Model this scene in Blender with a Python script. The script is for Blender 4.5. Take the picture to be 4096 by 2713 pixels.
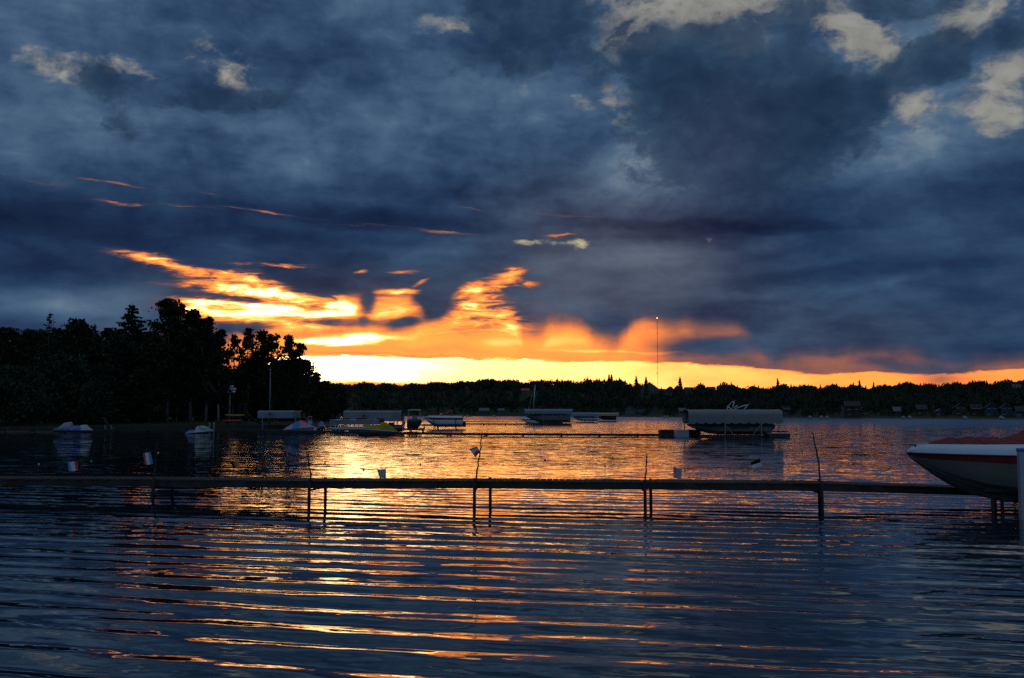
import bpy, math, random
import numpy as np
from mathutils import Vector

for _o in list(bpy.data.objects):
    bpy.data.objects.remove(_o)
S = bpy.context.scene
C = S.collection
R = math.radians

# ------------------------------------------------------------------ camera
CAM_H = 2.0
FPX = 4000.0                    # focal length in photo pixels (photo 4096 wide)
HOR = 1658.0                    # photo row of the horizon
PITCH = math.atan((HOR - 1356.5) / FPX)
cam = bpy.data.cameras.new('camera')
camo = bpy.data.objects.new('camera', cam)
C.objects.link(camo)
cam.sensor_width = 36.0
cam.lens = FPX / 4096.0 * 36.0
cam.clip_start = 0.1
cam.clip_end = 20000
camo.location = (0, 0, CAM_H)
camo.rotation_euler = (math.pi / 2 + PITCH, 0, 0)
S.camera = camo
S.render.resolution_x = 1024
S.render.resolution_y = 678


def ray(px, py):
    u = (px - 2048.0) / FPX
    v = (1356.5 - py) / FPX
    cp, sp = math.cos(PITCH), math.sin(PITCH)
    return (u, cp - v * sp, sp + v * cp)


def at(px, py, Y):              # world point seen at photo pixel, at depth Y
    d = ray(px, py)
    t = Y / d[1]
    return (d[0] * t, Y, CAM_H + d[2] * t)


def onz(px, py, z=0.0):         # world point seen at photo pixel, on height z
    d = ray(px, py)
    t = (z - CAM_H) / d[2]
    return (d[0] * t, d[1] * t, z)


def sph(px, py):                # azimuth, elevation (degrees) of a photo pixel
    d = ray(px, py)
    return (math.degrees(math.atan2(d[0], d[1])),
            math.degrees(math.atan2(d[2], math.hypot(d[0], d[1]))))


# ------------------------------------------------------------------ view
S.view_settings.view_transform = 'Standard'
S.view_settings.look = 'None'
S.view_settings.exposure = 0.0
S.view_settings.gamma = 1.0
S.cycles.max_bounces = 5
S.cycles.diffuse_bounces = 2
S.cycles.glossy_bounces = 3
S.cycles.transmission_bounces = 2
S.cycles.sample_clamp_indirect = 4.0
S.cycles.use_denoising = False


# ------------------------------------------------------------------ node helpers
def lin(c):
    def f(v):
        v /= 255.0
        return v / 12.92 if v <= 0.04045 else ((v + 0.055) / 1.055) ** 2.4
    return (f(c[0]), f(c[1]), f(c[2]), 1.0)


class NT:
    def __init__(s, tree):
        s.t = tree
        s.n = tree.nodes
        s.l = tree.links

    def put(s, sock, v):
        if v is None:
            return
        if isinstance(v, bpy.types.NodeSocket):
            s.l.new(v, sock)
        else:
            sock.default_value = v

    def m(s, op, a, b=None, c=None, clamp=False):
        n = s.n.new('ShaderNodeMath')
        n.operation = op
        n.use_clamp = clamp
        s.put(n.inputs[0], a)
        s.put(n.inputs[1], b)
        s.put(n.inputs[2], c)
        return n.outputs[0]

    def add(s, *a):
        r = a[0]
        for x in a[1:]:
            r = s.m('ADD', r, x)
        return r

    def mul(s, a, b):
        return s.m('MULTIPLY', a, b)

    def vm(s, op, a, b=None, scale=None):
        n = s.n.new('ShaderNodeVectorMath')
        n.operation = op
        s.put(n.inputs[0], a)
        s.put(n.inputs[1], b)
        if scale is not None:
            s.put(n.inputs[3], scale)
        return n.outputs['Value'] if op in ('LENGTH', 'DOT_PRODUCT', 'DISTANCE') else n.outputs[0]

    def comb(s, x, y, z=0.0):
        n = s.n.new('ShaderNodeCombineXYZ')
        s.put(n.inputs[0], x)
        s.put(n.inputs[1], y)
        s.put(n.inputs[2], z)
        return n.outputs[0]

    def sep(s, v):
        n = s.n.new('ShaderNodeSeparateXYZ')
        s.put(n.inputs[0], v)
        return n.outputs

    def noise(s, vec, scale, detail=3.0, rough=0.5, dist=0.0, dim='3D', w=None):
        n = s.n.new('ShaderNodeTexNoise')
        n.noise_dimensions = dim
        s.put(n.inputs['Vector'], vec)
        if w is not None:
            n.inputs['W'].default_value = w
        n.inputs['Scale'].default_value = scale
        n.inputs['Detail'].default_value = detail
        n.inputs['Roughness'].default_value = rough
        n.inputs['Distortion'].default_value = dist
        return n.outputs[0], n.outputs[1]

    def mr(s, v, f0, f1, t0=0.0, t1=1.0, kind='SMOOTHSTEP'):
        n = s.n.new('ShaderNodeMapRange')
        n.interpolation_type = kind
        s.put(n.inputs[0], v)
        s.put(n.inputs[1], f0)
        s.put(n.inputs[2], f1)
        s.put(n.inputs[3], t0)
        s.put(n.inputs[4], t1)
        return n.outputs[0]

    def mapping(s, v, loc=(0, 0, 0), rot=(0, 0, 0), scale=(1, 1, 1), kind='POINT'):
        n = s.n.new('ShaderNodeMapping')
        n.vector_type = kind
        s.put(n.inputs[0], v)
        n.inputs[1].default_value = loc
        n.inputs[2].default_value = rot
        n.inputs[3].default_value = scale
        return n.outputs[0]

    def ramp(s, f, stops, interp='LINEAR'):
        n = s.n.new('ShaderNodeValToRGB')
        cr = n.color_ramp
        cr.interpolation = interp
        while len(cr.elements) < len(stops):
            cr.elements.new(0.5)
        for e, (p, c) in zip(cr.elements, stops):
            e.position = p
        for e, (p, c) in zip(cr.elements, stops):
            e.color = c
        s.put(n.inputs[0], f)
        return n.outputs[0]

    def curve(s, f, pts):        # f in 0..1, pts list of (x, y) in 0..1
        n = s.n.new('ShaderNodeFloatCurve')
        cv = n.mapping.curves[0]
        pts = sorted(pts)
        while len(cv.points) < len(pts):
            cv.points.new(0.5, 0.5)
        for p, (x, y) in zip(cv.points, pts):
            p.location = (x, y)
            p.handle_type = 'AUTO_CLAMPED'
        n.mapping.update()
        s.put(n.inputs['Value'], f)
        return n.outputs[0]

    def mix(s, f, a, b, kind='MIX'):
        n = s.n.new('ShaderNodeMix')
        n.data_type = 'RGBA'
        n.blend_type = kind
        n.clamp_factor = True
        s.put(n.inputs[0], f)
        s.put(n.inputs[6], a)
        s.put(n.inputs[7], b)
        return n.outputs[2]


# ------------------------------------------------------------------ sky
SUN_AZ, SUN_EL = sph(1290, 1470)
wd = bpy.data.worlds.new('World')
S.world = wd
wd.use_nodes = True
wd.cycles.sampling_method = 'MANUAL'
wd.cycles.sample_map_resolution = 256
wd.node_tree.nodes.clear()
g = NT(wd.node_tree)
tc = g.n.new('ShaderNodeTexCoord').outputs['Generated']
dx, dy, dz = g.sep(tc)
dzp = g.m('MAXIMUM', dz, 0.0)
A = g.mul(g.m('ARCTAN2', dx, dy), 180 / math.pi)
E = g.mul(g.m('ARCSINE', dz), 180 / math.pi)
P = g.comb(A, E, 0.0)
# cloud-layer coordinates: a flat layer seen from below, so forms flatten towards the horizon
den = g.m('ADD', dzp, 0.26)
CL = g.comb(g.m('DIVIDE', dx, den), g.m('DIVIDE', dy, den), 0.0)
# warps that give the clouds their ragged and their soft edges
PS = g.mapping(P, scale=(0.16, 0.55, 1))
_, wc = g.noise(PS, 1.0, 5.0, 0.62, 0.3)
wv = g.vm('SUBTRACT', wc, (0.5, 0.5, 0.5))
PW = g.vm('ADD', P, g.vm('MULTIPLY', wv, (3.2, 1.35, 0)))        # ragged, streaky
_, wc2 = g.noise(g.mapping(P, scale=(0.22, 0.30, 1)), 1.0, 3.0, 0.5, 0.0)
wv2 = g.vm('SUBTRACT', wc2, (0.5, 0.5, 0.5))
PB = g.vm('ADD', P, g.vm('MULTIPLY', wv2, (1.9, 1.5, 0)))        # soft, curtain-like
_, wc3 = g.noise(g.mapping(P, scale=(0.30, 0.42, 1)), 1.0, 6.0, 0.6, 0.2)
wv3 = g.vm('SUBTRACT', wc3, (0.5, 0.5, 0.5))
PC = g.vm('ADD', P, g.vm('MULTIPLY', wv3, (3.2, 2.4, 0)))        # billowing


def blobs(src, lst):
    # the running total rides in the z of the coordinate, so the blobs are evaluated one after another
    x, y, _ = g.sep(src)
    cur = g.comb(x, y, 0.0)
    for (px, py, rx, ry, rot, amp) in lst:
        a, e = sph(px, py)
        k = math.cos(R(a)) ** 2
        v = g.mapping(cur, (a, e, 0), (0, 0, R(rot)), (rx / 69.8 * k, ry / 69.8, 1e7), 'TEXTURE')
        r = g.mr(g.vm('LENGTH', v), 0.0, 1.0, amp, 0.0)
        cur = g.vm('ADD', cur, g.comb(0.0, 0.0, r))
    return g.sep(cur)[2]


def azcurve(pts, lo, hi, src=None):      # pts: (photo px, value)
    f = g.m('DIVIDE', g.m('ADD', src if src is not None else A, 45.0), 90.0, clamp=True)
    q = [((sph(px, 1400)[0] + 45) / 90, (v - lo) / (hi - lo)) for px, v in pts]
    return g.m('MULTIPLY_ADD', g.curve(f, q), hi - lo, lo)


n5, _ = g.noise(g.mapping(P, rot=(0, 0, R(6)), scale=(0.50, 2.7, 1)), 1.0, 6.0, 0.66, 0.7)
# --- the grey-blue cloud deck
_, wcl = g.noise(CL, 2.6, 4.0, 0.55, 0.0)
CLW = g.vm('ADD', CL, g.vm('MULTIPLY', g.vm('SUBTRACT', wcl, (.5, .5, .5)), (.42, .34, 0)))
n1, _ = g.noise(CLW, 2.9, 7.0, 0.49, 0.0)
n2, _ = g.noise(CL, 1.4, 3.0, 0.5, 0.0)
n3, _ = g.noise(PS, 1.7, 6.0, 0.6, 0.2)
n6, _ = g.noise(g.mapping(PC, scale=(0.55, 0.8, 1)), 1.0, 6.0, 0.6, 0.3)
nv, _ = g.noise(g.mapping(PB, rot=(0, 0, R(-14)), scale=(0.42, 0.13, 1)), 1.0, 4.0, 0.5, 0.3)
n4, _ = g.noise(g.mapping(P, scale=(0.5, 0.7, 1)), 1.0, 5.0, 0.62, 0.4)
Ef = g.m('DIVIDE', E, 40.0, clamp=True)
baseE = g.curve(Ef, [(0.0, .46), (.12, .46), (.18, .42), (.24, .40), (.30, .43), (.36, .62), (.44, .66), (.56, .64), (.68, .70), (.85, .90), (1.0, .95)])
deckb = g.add(baseE, g.mul(g.m('SUBTRACT', n1, .5), g.mr(E, 8, 15, .74, 1.22)), g.mul(g.m('SUBTRACT', n2, .5), 0.40),
              g.mul(g.m('SUBTRACT', n3, .5), 0.34), g.mul(g.m('SUBTRACT', n4, .5), g.mr(E, 8, 15, .22, .48)),
              blobs(PC, [
                  (3000, 330, 760, 420, 12, -.16), (2950, 610, 420, 230, 0, -.12),
                  (4020, 430, 300, 300, 40, -.10), (3400, 60, 400, 110, 0, -.14),
                  (2600, 640, 300, 260, 0, .22), (3550, 620, 520, 170, 15, .22), (1900, 620, 500, 260, 0, .06),
                  (250, 560, 600, 170, 0, .10), (900, 500, 420, 60, 0, .14), (2470, 250, 160, 190, -30, .16)]),
              blobs(PW, [
                  
                  (300, 900, 1300, 190, -3, -.30), (1500, 880, 900, 70, -3, -.24), (200, 1060, 700, 90, 0, -.20),
                  (2900, 905, 900, 45, -2, -.24), (3500, 1080, 900, 60, 3, -.22), (3800, 1280, 700, 120, 0, -.12),
                  (2700, 1010, 700, 70, 3, .22), (3150, 1140, 600, 60, 5, .16), (2450, 1080, 760, 170, 0, .20), (2650, 1200, 800, 120, 0, .12),
                  (250, 1205, 760, 110, 0, .28), (900, 990, 700, 60, -2, .06), (1800, 1010, 300, 30, 0, .10)]))
deck = g.ramp(deckb, [(0.0, lin((17, 29, 54))), (.24, lin((27, 44, 74))), (.42, lin((38, 61, 92))),
                      (.60, lin((54, 80, 110))), (.80, lin((75, 101, 129))), (1.0, lin((112, 130, 146)))])
mauve = g.m('MINIMUM', g.add(blobs(PB, [(2450, 900, 900, 380, 0, .75), (2900, 560, 420, 330, 0, .55), (2500, 1150, 900, 320, 0, 1.0),
                                     (1400, 1240, 1000, 300, 0, 1.0), (3300, 1330, 900, 220, 0, .45), (700, 1180, 600, 200, 0, .3)]), 0.0), 1.0)
tint = g.ramp(deckb, [(0.0, lin((30, 33, 54))), (.3, lin((50, 54, 74))), (.55, lin((74, 82, 101))), (1.0, lin((112, 124, 140)))])
sky = g.mix(mauve, deck, tint)
sky = g.vm('SCALE', sky, scale=g.mr(dy, .2, -.5, 1.0, 2.0))
# --- holes in the deck where the paler evening sky shows
gap0 = g.add(blobs(PC, [
    (2640, 20, 560, 270, 0, 1.1), (3010, 60, 420, 200, 0, .9), (2500, 170, 200, 130, 35, .9), (3300, 60, 300, 110, -20, .75),
    (3440, 160, 330, 170, -40, .95), (3570, 215, 200, 90, -25, .7), (3900, 50, 420, 170, 0, .85), (3850, 130, 160, 120, -40, .5),
    (3650, 425, 300, 170, 0, .80), (4010, 290, 280, 150, 35, .95), (3985, 480, 200, 125, 20, .85)]),
    blobs(PW, [
        (240, 268, 440, 96, -3, .80), (90, 255, 120, 50, 0, .3), (540, 285, 280, 70, -12, .72), (880, 250, 330, 220, -30, .56), (930, 335, 210, 60, -15, .6),
        (1750, 100, 300, 110, -10, .50), (1890, 85, 170, 80, 0, .44), (2500, 440, 170, 160, -45, .78), (2390, 320, 150, 90, -30, .5),
        (2330, 420, 110, 60, -40, .45), (3350, 520, 300, 140, 20, .46), (2180, 972, 300, 24, -2, .54), (2290, 980, 140, 44, 0, .45), (2790, 960, 300, 46, 6, .36), (3150, 1110, 220, 30, 3, .3)]),
    0.0)
gapn = g.add(g.mul(g.m('SUBTRACT', n1, .5), 1.7), g.mul(g.m('SUBTRACT', n3, .5), 1.0), g.mul(g.m('SUBTRACT', n4, .5), 1.4), g.mul(g.m('SUBTRACT', n6, .5), 2.2))
gap = g.add(gap0, g.mul(gapn, g.mr(gap0, .05, .5)))
gapa = g.mr(gap, .28, 1.16)
gapc = g.mix(g.mr(E, 7.0, 16.0), lin((214, 200, 152)), lin((150, 150, 146)))
# clear air seen through the gaps: the Nishita sky for this low sun, dimmed, over the graded tone
nish = g.n.new('ShaderNodeTexSky')
nish.sky_type = 'NISHITA'
nish.sun_disc = False
nish.sun_elevation = R(max(SUN_EL, 0.5))
nish.sun_rotation = R(SUN_AZ)
nishc = g.vm('SCALE', nish.outputs[0], scale=0.06)
gapc = g.mix(0.15, gapc, nishc)
gapc = g.vm('SCALE', gapc, scale=g.mr(g.m('ADD', n6, g.mul(n4, .5)), .5, 1.0, .62, 1.16, 'LINEAR'))
sky = g.mix(gapa, sky, gapc)

# --- nearer, darker heaps of cloud with their own edges
cum = g.add(blobs(PC, [(2930, 440, 860, 580, 0, 1.0), (2700, 250, 400, 260, 0, .5), (2960, 640, 430, 240, 0, .6), (3250, 520, 460, 360, 20, .5), (3620, 330, 560, 190, 14, .75), (3500, 20, 700, 120, 0, .8),
                       (2060, 90, 700, 380, 0, .95), (1800, 95, 260, 130, -5, -.6), (420, 325, 220, 140, 0, .9), (3800, 190, 420, 170, -10, .6), (3760, 520, 200, 110, 0, .5), (4060, 150, 170, 220, 0, .6), (3440, 160, 330, 170, -40, -.75), (3660, 430, 280, 150, 0, -.55), (4000, 330, 240, 260, 0, -.5)]),
            blobs(PW, [(900, 400, 700, 110, 2, .85), (480, 500, 240, 120, 0, .55), (830, 530, 360, 60, 0, .5)]),
            g.mul(g.m('SUBTRACT', n6, .5), 1.15), g.mul(g.m('SUBTRACT', n1, .5), .5))
cuma = g.mul(g.mr(cum, .30, .66), .94)
cumb = g.add(0.34, g.mul(g.m('SUBTRACT', n1, .5), .8), g.mul(g.m('SUBTRACT', n4, .5), .5), g.mr(cum, .3, 1.1, .16, -.06, 'LINEAR'))
cumc = g.mix(mauve, g.ramp(cumb, [(0.0, lin((24, 39, 62))), (.3, lin((35, 56, 82))), (.6, lin((56, 80, 105))), (1.0, lin((86, 108, 130)))]),
             g.ramp(cumb, [(0.0, lin((34, 38, 62))), (.3, lin((47, 56, 84))), (.6, lin((68, 78, 104))), (1.0, lin((96, 106, 128)))]))
sky = g.mix(cuma, sky, cumc)
# --- the sunset: one heat field, coloured from dusky mauve through orange and gold to white
top1 = azcurve([(-400, .5), (300, .8), (700, 1.5), (1000, 2.6), (1200, 3.35), (1700, 3.25), (2100, 3.15), (2600, 3.0), (2800, 2.85),
                (3000, 2.6), (3200, 2.3), (3350, 2.15), (3500, 2.3), (3700, 2.1), (3900, 2.2), (4150, 2.35), (4800, 1.6)], 0, 5)
h1 = azcurve([(-400, .10), (200, .30), (700, .52), (950, .80), (1150, 1.0), (1450, 1.0), (1750, .90), (2100, .86), (2450, .82), (2700, .74), (3000, .70),
              (3200, .68), (3500, .62), (3800, .58), (4100, .60), (4800, .35)], 0, 1)
Ax, Ey, _z = g.sep(PW)
Bx, By, _z = g.sep(PB)
Emid = g.m('ADD', g.m('MULTIPLY_ADD', g.m('SUBTRACT', Ey, E), .34, E), g.mul(g.m('SUBTRACT', n5, .5), .5))
strip = g.mul(h1, g.mr(g.m('SUBTRACT', Emid, top1), -.10, .16, 1.0, 0.0))


def ey(y):
    return sph(2048, y)[1]


top2 = azcurve([(-400, ey(1420)), (300, ey(1300)), (700, ey(1310)), (900, ey(1322)), (1150, ey(1322)), (1400, ey(1318)), (1580, ey(1300)),
                (1720, ey(1242)), (1830, ey(1195)), (1900, ey(1172)), (1980, ey(1172)), (2030, ey(1205)), (2075, ey(1265)), (2110, ey(1320)), (2155, ey(1315)),
                (2240, ey(1268)), (2310, ey(1290)), (2400, ey(1345)), (2455, ey(1355)), (2520, ey(1290)), (2620, ey(1262)), (2720, ey(1280)),
                (2850, ey(1270)), (2960, ey(1290)), (3040, ey(1370)), (3110, ey(1405)), (3300, ey(1385)), (3460, ey(1380)),
                (3700, ey(1415)), (3900, ey(1448)), (4150, ey(1440)), (4800, ey(1500))], 0, 10, src=g.m('MULTIPLY_ADD', g.m('SUBTRACT', Bx, A), .5, A))
h2 = azcurve([(-400, .08), (200, .17), (600, .25), (850, .38), (1000, .50), (1300, .58), (1900, .58), (2300, .57), (2500, .53), (2620, .45), (2720, .34), (2850, .31), (2980, .29), (3060, .33), (3160, .33), (3300, .33), (3700, .30), (4100, .33), (4800, .20)], 0, 1)
EB = g.m('ADD', g.m('MULTIPLY_ADD', g.m('SUBTRACT', By, E), .8, E), g.mul(g.m('SUBTRACT', nv, .5), -1.5))
zone = g.mul(h2, g.mr(g.m('SUBTRACT', EB, top2), -1.25, .95, 1.0, 0.0))
heat = g.m('MAXIMUM', strip, zone)
heat0 = g.add(heat,
             blobs(PB, [(1880, 1330, 330, 60, 0, -.10), (2850, 1388, 340, 56, -3, -.20), (2770, 1315, 200, 90, 0, .07), (2950, 1320, 110, 60, 0, .05), (3030, 1310, 120, 90, 0, -.10), (2560, 1300, 150, 60, 0, .04), (1990, 1385, 160, 60, 0, .10),
                        (2220, 1375, 170, 50, 0, .10), (3650, 1478, 330, 40, -5, -.10), (3780, 1525, 170, 40, 0, -.18), (1850, 1240, 140, 70, 30, .06),
                        (1525, 1222, 140, 130, 0, .30), (1610, 1246, 170, 90, 0, .30), (1645, 1205, 110, 130, 0, .20), (1560, 1200, 200, 60, 0, .16), (2120, 1245, 150, 120, 0, .15), (2100, 1320, 140, 70, 0, .10), (2400, 1345, 200, 60, 0, .08), (1392, 1234, 90, 90, 0, .60), (1350, 1210, 80, 50, 0, .3), (780, 1236, 240, 70, 2, .34), (1250, 1292, 640, 36, 0, -.50), (1250, 1330, 500, 30, 0, .12), (1400, 1285, 560, 80, 0, .13), (1330, 1250, 1150, 330, 0, .11), (2150, 1300, 900, 200, 0, .07), (1650, 1285, 190, 44, 20, -.34), (1466, 1230, 46, 90, 0, -.40), (1735, 1215, 110, 120, -25, -.46)]),
             blobs(PW, [(1060, 1238, 640, 96, -1, .80), (960, 1199, 420, 20, -2, -.40), (1180, 1240, 400, 56, 0, .36), (980, 1164, 560, 32, -3, .60), (1150, 1176, 300, 26, 0, .30),
                        (800, 1088, 560, 46, -9, .60), (640, 1052, 300, 22, -5, .36), (1090, 1058, 270, 18, -2, .60), (1020, 1112, 150, 50, -15, .52),
                        (860, 1132, 260, 18, -4, .54), (950, 1210, 420, 22, -2, .30), (1610, 1160, 170, 22, 0, .62), (1980, 1132, 270, 70, 22, .46), (2090, 1142, 170, 30, -4, .40), (2050, 1100, 110, 26, 16, .34), (1890, 1172, 200, 26, 6, .2),
                        (1443, 1088, 45, 18, 15, .5), (1600, 1082, 110, 10, 0, .42), (1700, 1125, 70, 18, 15, .42), (1440, 1350, 300, 26, 3, .44), (1290, 1366, 240, 17, 0, .42), (1700, 1392, 700, 36, 0, -.07),
                        (1900, 1332, 280, 8, 0, .14), (2450, 1405, 420, 10, -1, .16), (1550, 1418, 700, 12, -2, -.12), (1900, 1432, 600, 6, -1, .16),
                        (1000, 1275, 260, 30, 0, .18), (820, 1240, 220, 30, 4, .34)]),
             # far bank of grey cloud on the horizon and the dull lit streaks high up
             g.mul(g.mr(g.m('ADD', E, g.mul(g.m('SUBTRACT', n3, .5), -.9)), ey(1550), ey(1522), 1.0, 0.0),
                   azcurve([(-400, 0.), (1100, -.10), (1250, -.42), (1500, -.46), (1800, -.40), (1960, 0.), (4800, 0.)], -1, 1)),
             blobs(PW, [(430, 738, 260, 15, -5, .36), (880, 786, 260, 10, -4, .24), (490, 822, 250, 13, -3, .34), (760, 838, 300, 9, -3, .26), (1050, 854, 460, 11, -3, .30), (200, 725, 260, 10, -4, .24), (1150, 668, 400, 16, -3, .13),
                        (1880, 832, 150, 11, -4, .28), (1780, 930, 210, 13, -2, .36), (2280, 872, 420, 10, -4, .24), (2230, 950, 150, 9, 0, .26), (1500, 905, 420, 9, -3, .18), (2500, 815, 200, 10, 0, .2), (2250, 950, 220, 10, 0, .2)]),
             g.mul(g.m('SUBTRACT', n3, .5), g.mr(E, 0, 9, .26, .06, 'LINEAR')))
heat0 = g.m('MINIMUM', heat0, 1.0)
heat = g.m('ADD', heat0, g.mul(g.mul(g.m('SUBTRACT', n5, .55), azcurve([(-400, 1), (1320, 1), (1400, .3), (1720, .3), (1840, .9), (2080, 1), (2180, .15), (4800, .15)], 0, 1)), g.mul(g.mr(E, 4.2, 5.6), g.mr(heat0, .10, .5, 0.0, 1.9, 'LINEAR'))))
heat = g.m('MINIMUM', heat, 1.0)
fire = g.ramp(heat, [(0.10, lin((58, 58, 76))), (.24, lin((104, 80, 84))), (.37, lin((176, 106, 80))), (.50, (1.0, .262, .072, 1)),
                     (.66, (1.5, .48, .08, 1)), (.80, (2.5, .97, .25, 1)), (.90, (3.6, 1.75, .52, 1)), (1.0, (4.8, 3.1, 1.3, 1))])
sky = g.mix(g.mr(heat, .05, .42), sky, fire)
# below the horizon: nothing but dark land colour
sky = g.mix(g.mr(E, -3.0, -1.0, 1.0, 0.0), sky, lin((20, 24, 30)))
bg = g.n.new('ShaderNodeBackground')
g.l.new(sky, bg.inputs[0])
bg.inputs[1].default_value = 1.0
wo = g.n.new('ShaderNodeOutputWorld')
g.l.new(bg.outputs[0], wo.inputs[0])

# ------------------------------------------------------------------ sun: low, veiled by cloud
sl = bpy.data.lights.new('sun', 'SUN')
sl.energy = 0.012
sl.angle = R(6)
sl.color = (1.0, 0.55, 0.22)
so = bpy.data.objects.new('sun', sl)
C.objects.link(so)
so.rotation_euler = Vector((-math.sin(R(SUN_AZ)) * math.cos(R(SUN_EL)), -math.cos(R(SUN_AZ)) * math.cos(R(SUN_EL)), -math.sin(R(SUN_EL)))).to_track_quat('-Z', 'Y').to_euler()


# ------------------------------------------------------------------ helpers
def tag(o, label=None, cat=None, group=None, kind=None):
    if label:
        o['label'] = label
    if cat:
        o['category'] = cat
    if group:
        o['group'] = group
    if kind:
        o['kind'] = kind
    return o


def thing(name, label, cat, loc=(0, 0, 0), rz=0.0, group=None):
    o = bpy.data.objects.new(name, None)
    o.empty_display_size = 0.2
    C.objects.link(o)
    o.location = loc
    o.rotation_euler = (0, 0, rz)
    return tag(o, label, cat, group)


def copy_tree(o, parent=None):
    c = o.copy()
    C.objects.link(c)
    c.parent = parent
    for ch in list(o.children):
        copy_tree(ch, c)
    return c


class MB:
    def __init__(s):
        s.v = []
        s.f = []
        s.fm = []
        s.mi = 0

    def mat(s, i):
        s.mi = i
        return s

    def quad(s, *p):
        n = len(s.v)
        s.v += [tuple(q) for q in p]
        s.f.append(tuple(range(n, n + len(p))))
        s.fm.append(s.mi)
        return s

    def box(s, c, d, rz=0.0, rx=0.0, ry=0.0, bev=0.0):
        hx, hy, hz = d[0] / 2, d[1] / 2, d[2] / 2
        from mathutils import Euler
        M = Euler((rx, ry, rz)).to_matrix()
        cc = Vector(c)
        n = len(s.v)
        if bev <= 0:
            for x in (-hx, hx):
                for y in (-hy, hy):
                    for z in (-hz, hz):
                        s.v.append(tuple(cc + M @ Vector((x, y, z))))
            fs = [(0, 1, 3, 2), (4, 6, 7, 5), (0, 4, 5, 1), (2, 3, 7, 6), (0, 2, 6, 4), (1, 5, 7, 3)]
        else:                    # box with its upper and lower edges chamfered
            b = min(bev, hx * .45, hy * .45, hz * .45)
            for (z, k) in ((-hz, b), (-hz + b, 0), (hz - b, 0), (hz, b)):
                for (x, y) in ((-hx + k, -hy + k), (hx - k, -hy + k), (hx - k, hy - k), (-hx + k, hy - k)):
                    s.v.append(tuple(cc + M @ Vector((x, y, z))))
            fs = [(3, 2, 1, 0), (12, 13, 14, 15)]
            for l in range(3):
                for i in range(4):
                    j = (i + 1) % 4
                    fs.append((l * 4 + i, l * 4 + j, l * 4 + 4 + j, l * 4 + 4 + i))
        for f in fs:
            s.f.append(tuple(n + i for i in f))
            s.fm.append(s.mi)
        return s

    def loft(s, rings, closed=False, cap=False):
        n = len(s.v)
        k = len(rings[0])
        for r in rings:
            s.v += [tuple(p) for p in r]
        m = k if closed else k - 1
        for a in range(len(rings) - 1):
            for i in range(m):
                j = (i + 1) % k
                s.f.append((n + a * k + i, n + a * k + j, n + (a + 1) * k + j, n + (a + 1) * k + i))
                s.fm.append(s.mi)
        if cap:
            s.f.append(tuple(n + i for i in reversed(range(k))))
            s.fm.append(s.mi)
            s.f.append(tuple(n + (len(rings) - 1) * k + i for i in range(k)))
            s.fm.append(s.mi)
        return s

    def tube(s, pts, r, n=7, cap=True):
        pts = [Vector(p) for p in pts]
        rs = r if isinstance(r, (list, tuple)) else [r] * len(pts)
        rings = []
        for i, p in enumerate(pts):
            t = (pts[min(i + 1, len(pts) - 1)] - pts[max(i - 1, 0)])
            if t.length < 1e-9:
                t = Vector((0, 0, 1))
            t.normalize()
            up = Vector((0, 0, 1)) if abs(t.z) < .9 else Vector((0, 1, 0))
            a = t.cross(up).normalized()
            b = t.cross(a)
            rings.append([p + (a * math.cos(2 * math.pi * q / n) + b * math.sin(2 * math.pi * q / n)) * rs[i] for q in range(n)])
        return s.loft(rings, True, cap)

    def ball(s, c, r, n=8, m=5, sz=1.0):
        rings = []
        for i in range(m + 1):
            ph = -math.pi / 2 + math.pi * i / m
            rr = max(math.cos(ph), .02) * r
            rings.append([(c[0] + rr * math.cos(2 * math.pi * q / n), c[1] + rr * math.sin(2 * math.pi * q / n), c[2] + r * sz * math.sin(ph)) for q in range(n)])
        return s.loft(rings, True, True)

    def build(s, name, mats, parent=None, smooth=False):
        me = bpy.data.meshes.new(name)
        me.from_pydata(s.v, [], s.f)
        if not isinstance(mats, (list, tuple)):
            mats = [mats]
        for m in mats:
            me.materials.append(m)
        if len(mats) > 1:
            me.polygons.foreach_set('material_index', s.fm)
        if smooth:
            me.polygons.foreach_set('use_smooth', [True] * len(me.polygons))
        me.update()
        o = bpy.data.objects.new(name, me)
        C.objects.link(o)
        if parent is not None:
            o.parent = parent
        return o


def np_mesh(name, V, F, mat, parent=None, smooth=False):
    V = np.asarray(V, np.float32)
    F = np.asarray(F, np.int32)
    me = bpy.data.meshes.new(name)
    me.vertices.add(len(V))
    me.vertices.foreach_set('co', V.ravel())
    k = F.shape[1]
    me.loops.add(F.size)
    me.loops.foreach_set('vertex_index', F.ravel())
    me.polygons.add(len(F))
    me.polygons.foreach_set('loop_start', np.arange(0, F.size, k, dtype=np.int32))
    me.polygons.foreach_set('loop_total', np.full(len(F), k, np.int32))
    if smooth:
        me.polygons.foreach_set('use_smooth', np.ones(len(F), bool))
    me.materials.append(mat)
    me.update(calc_edges=True)
    o = bpy.data.objects.new(name, me)
    C.objects.link(o)
    if parent is not None:
        o.parent = parent
    return o


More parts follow.
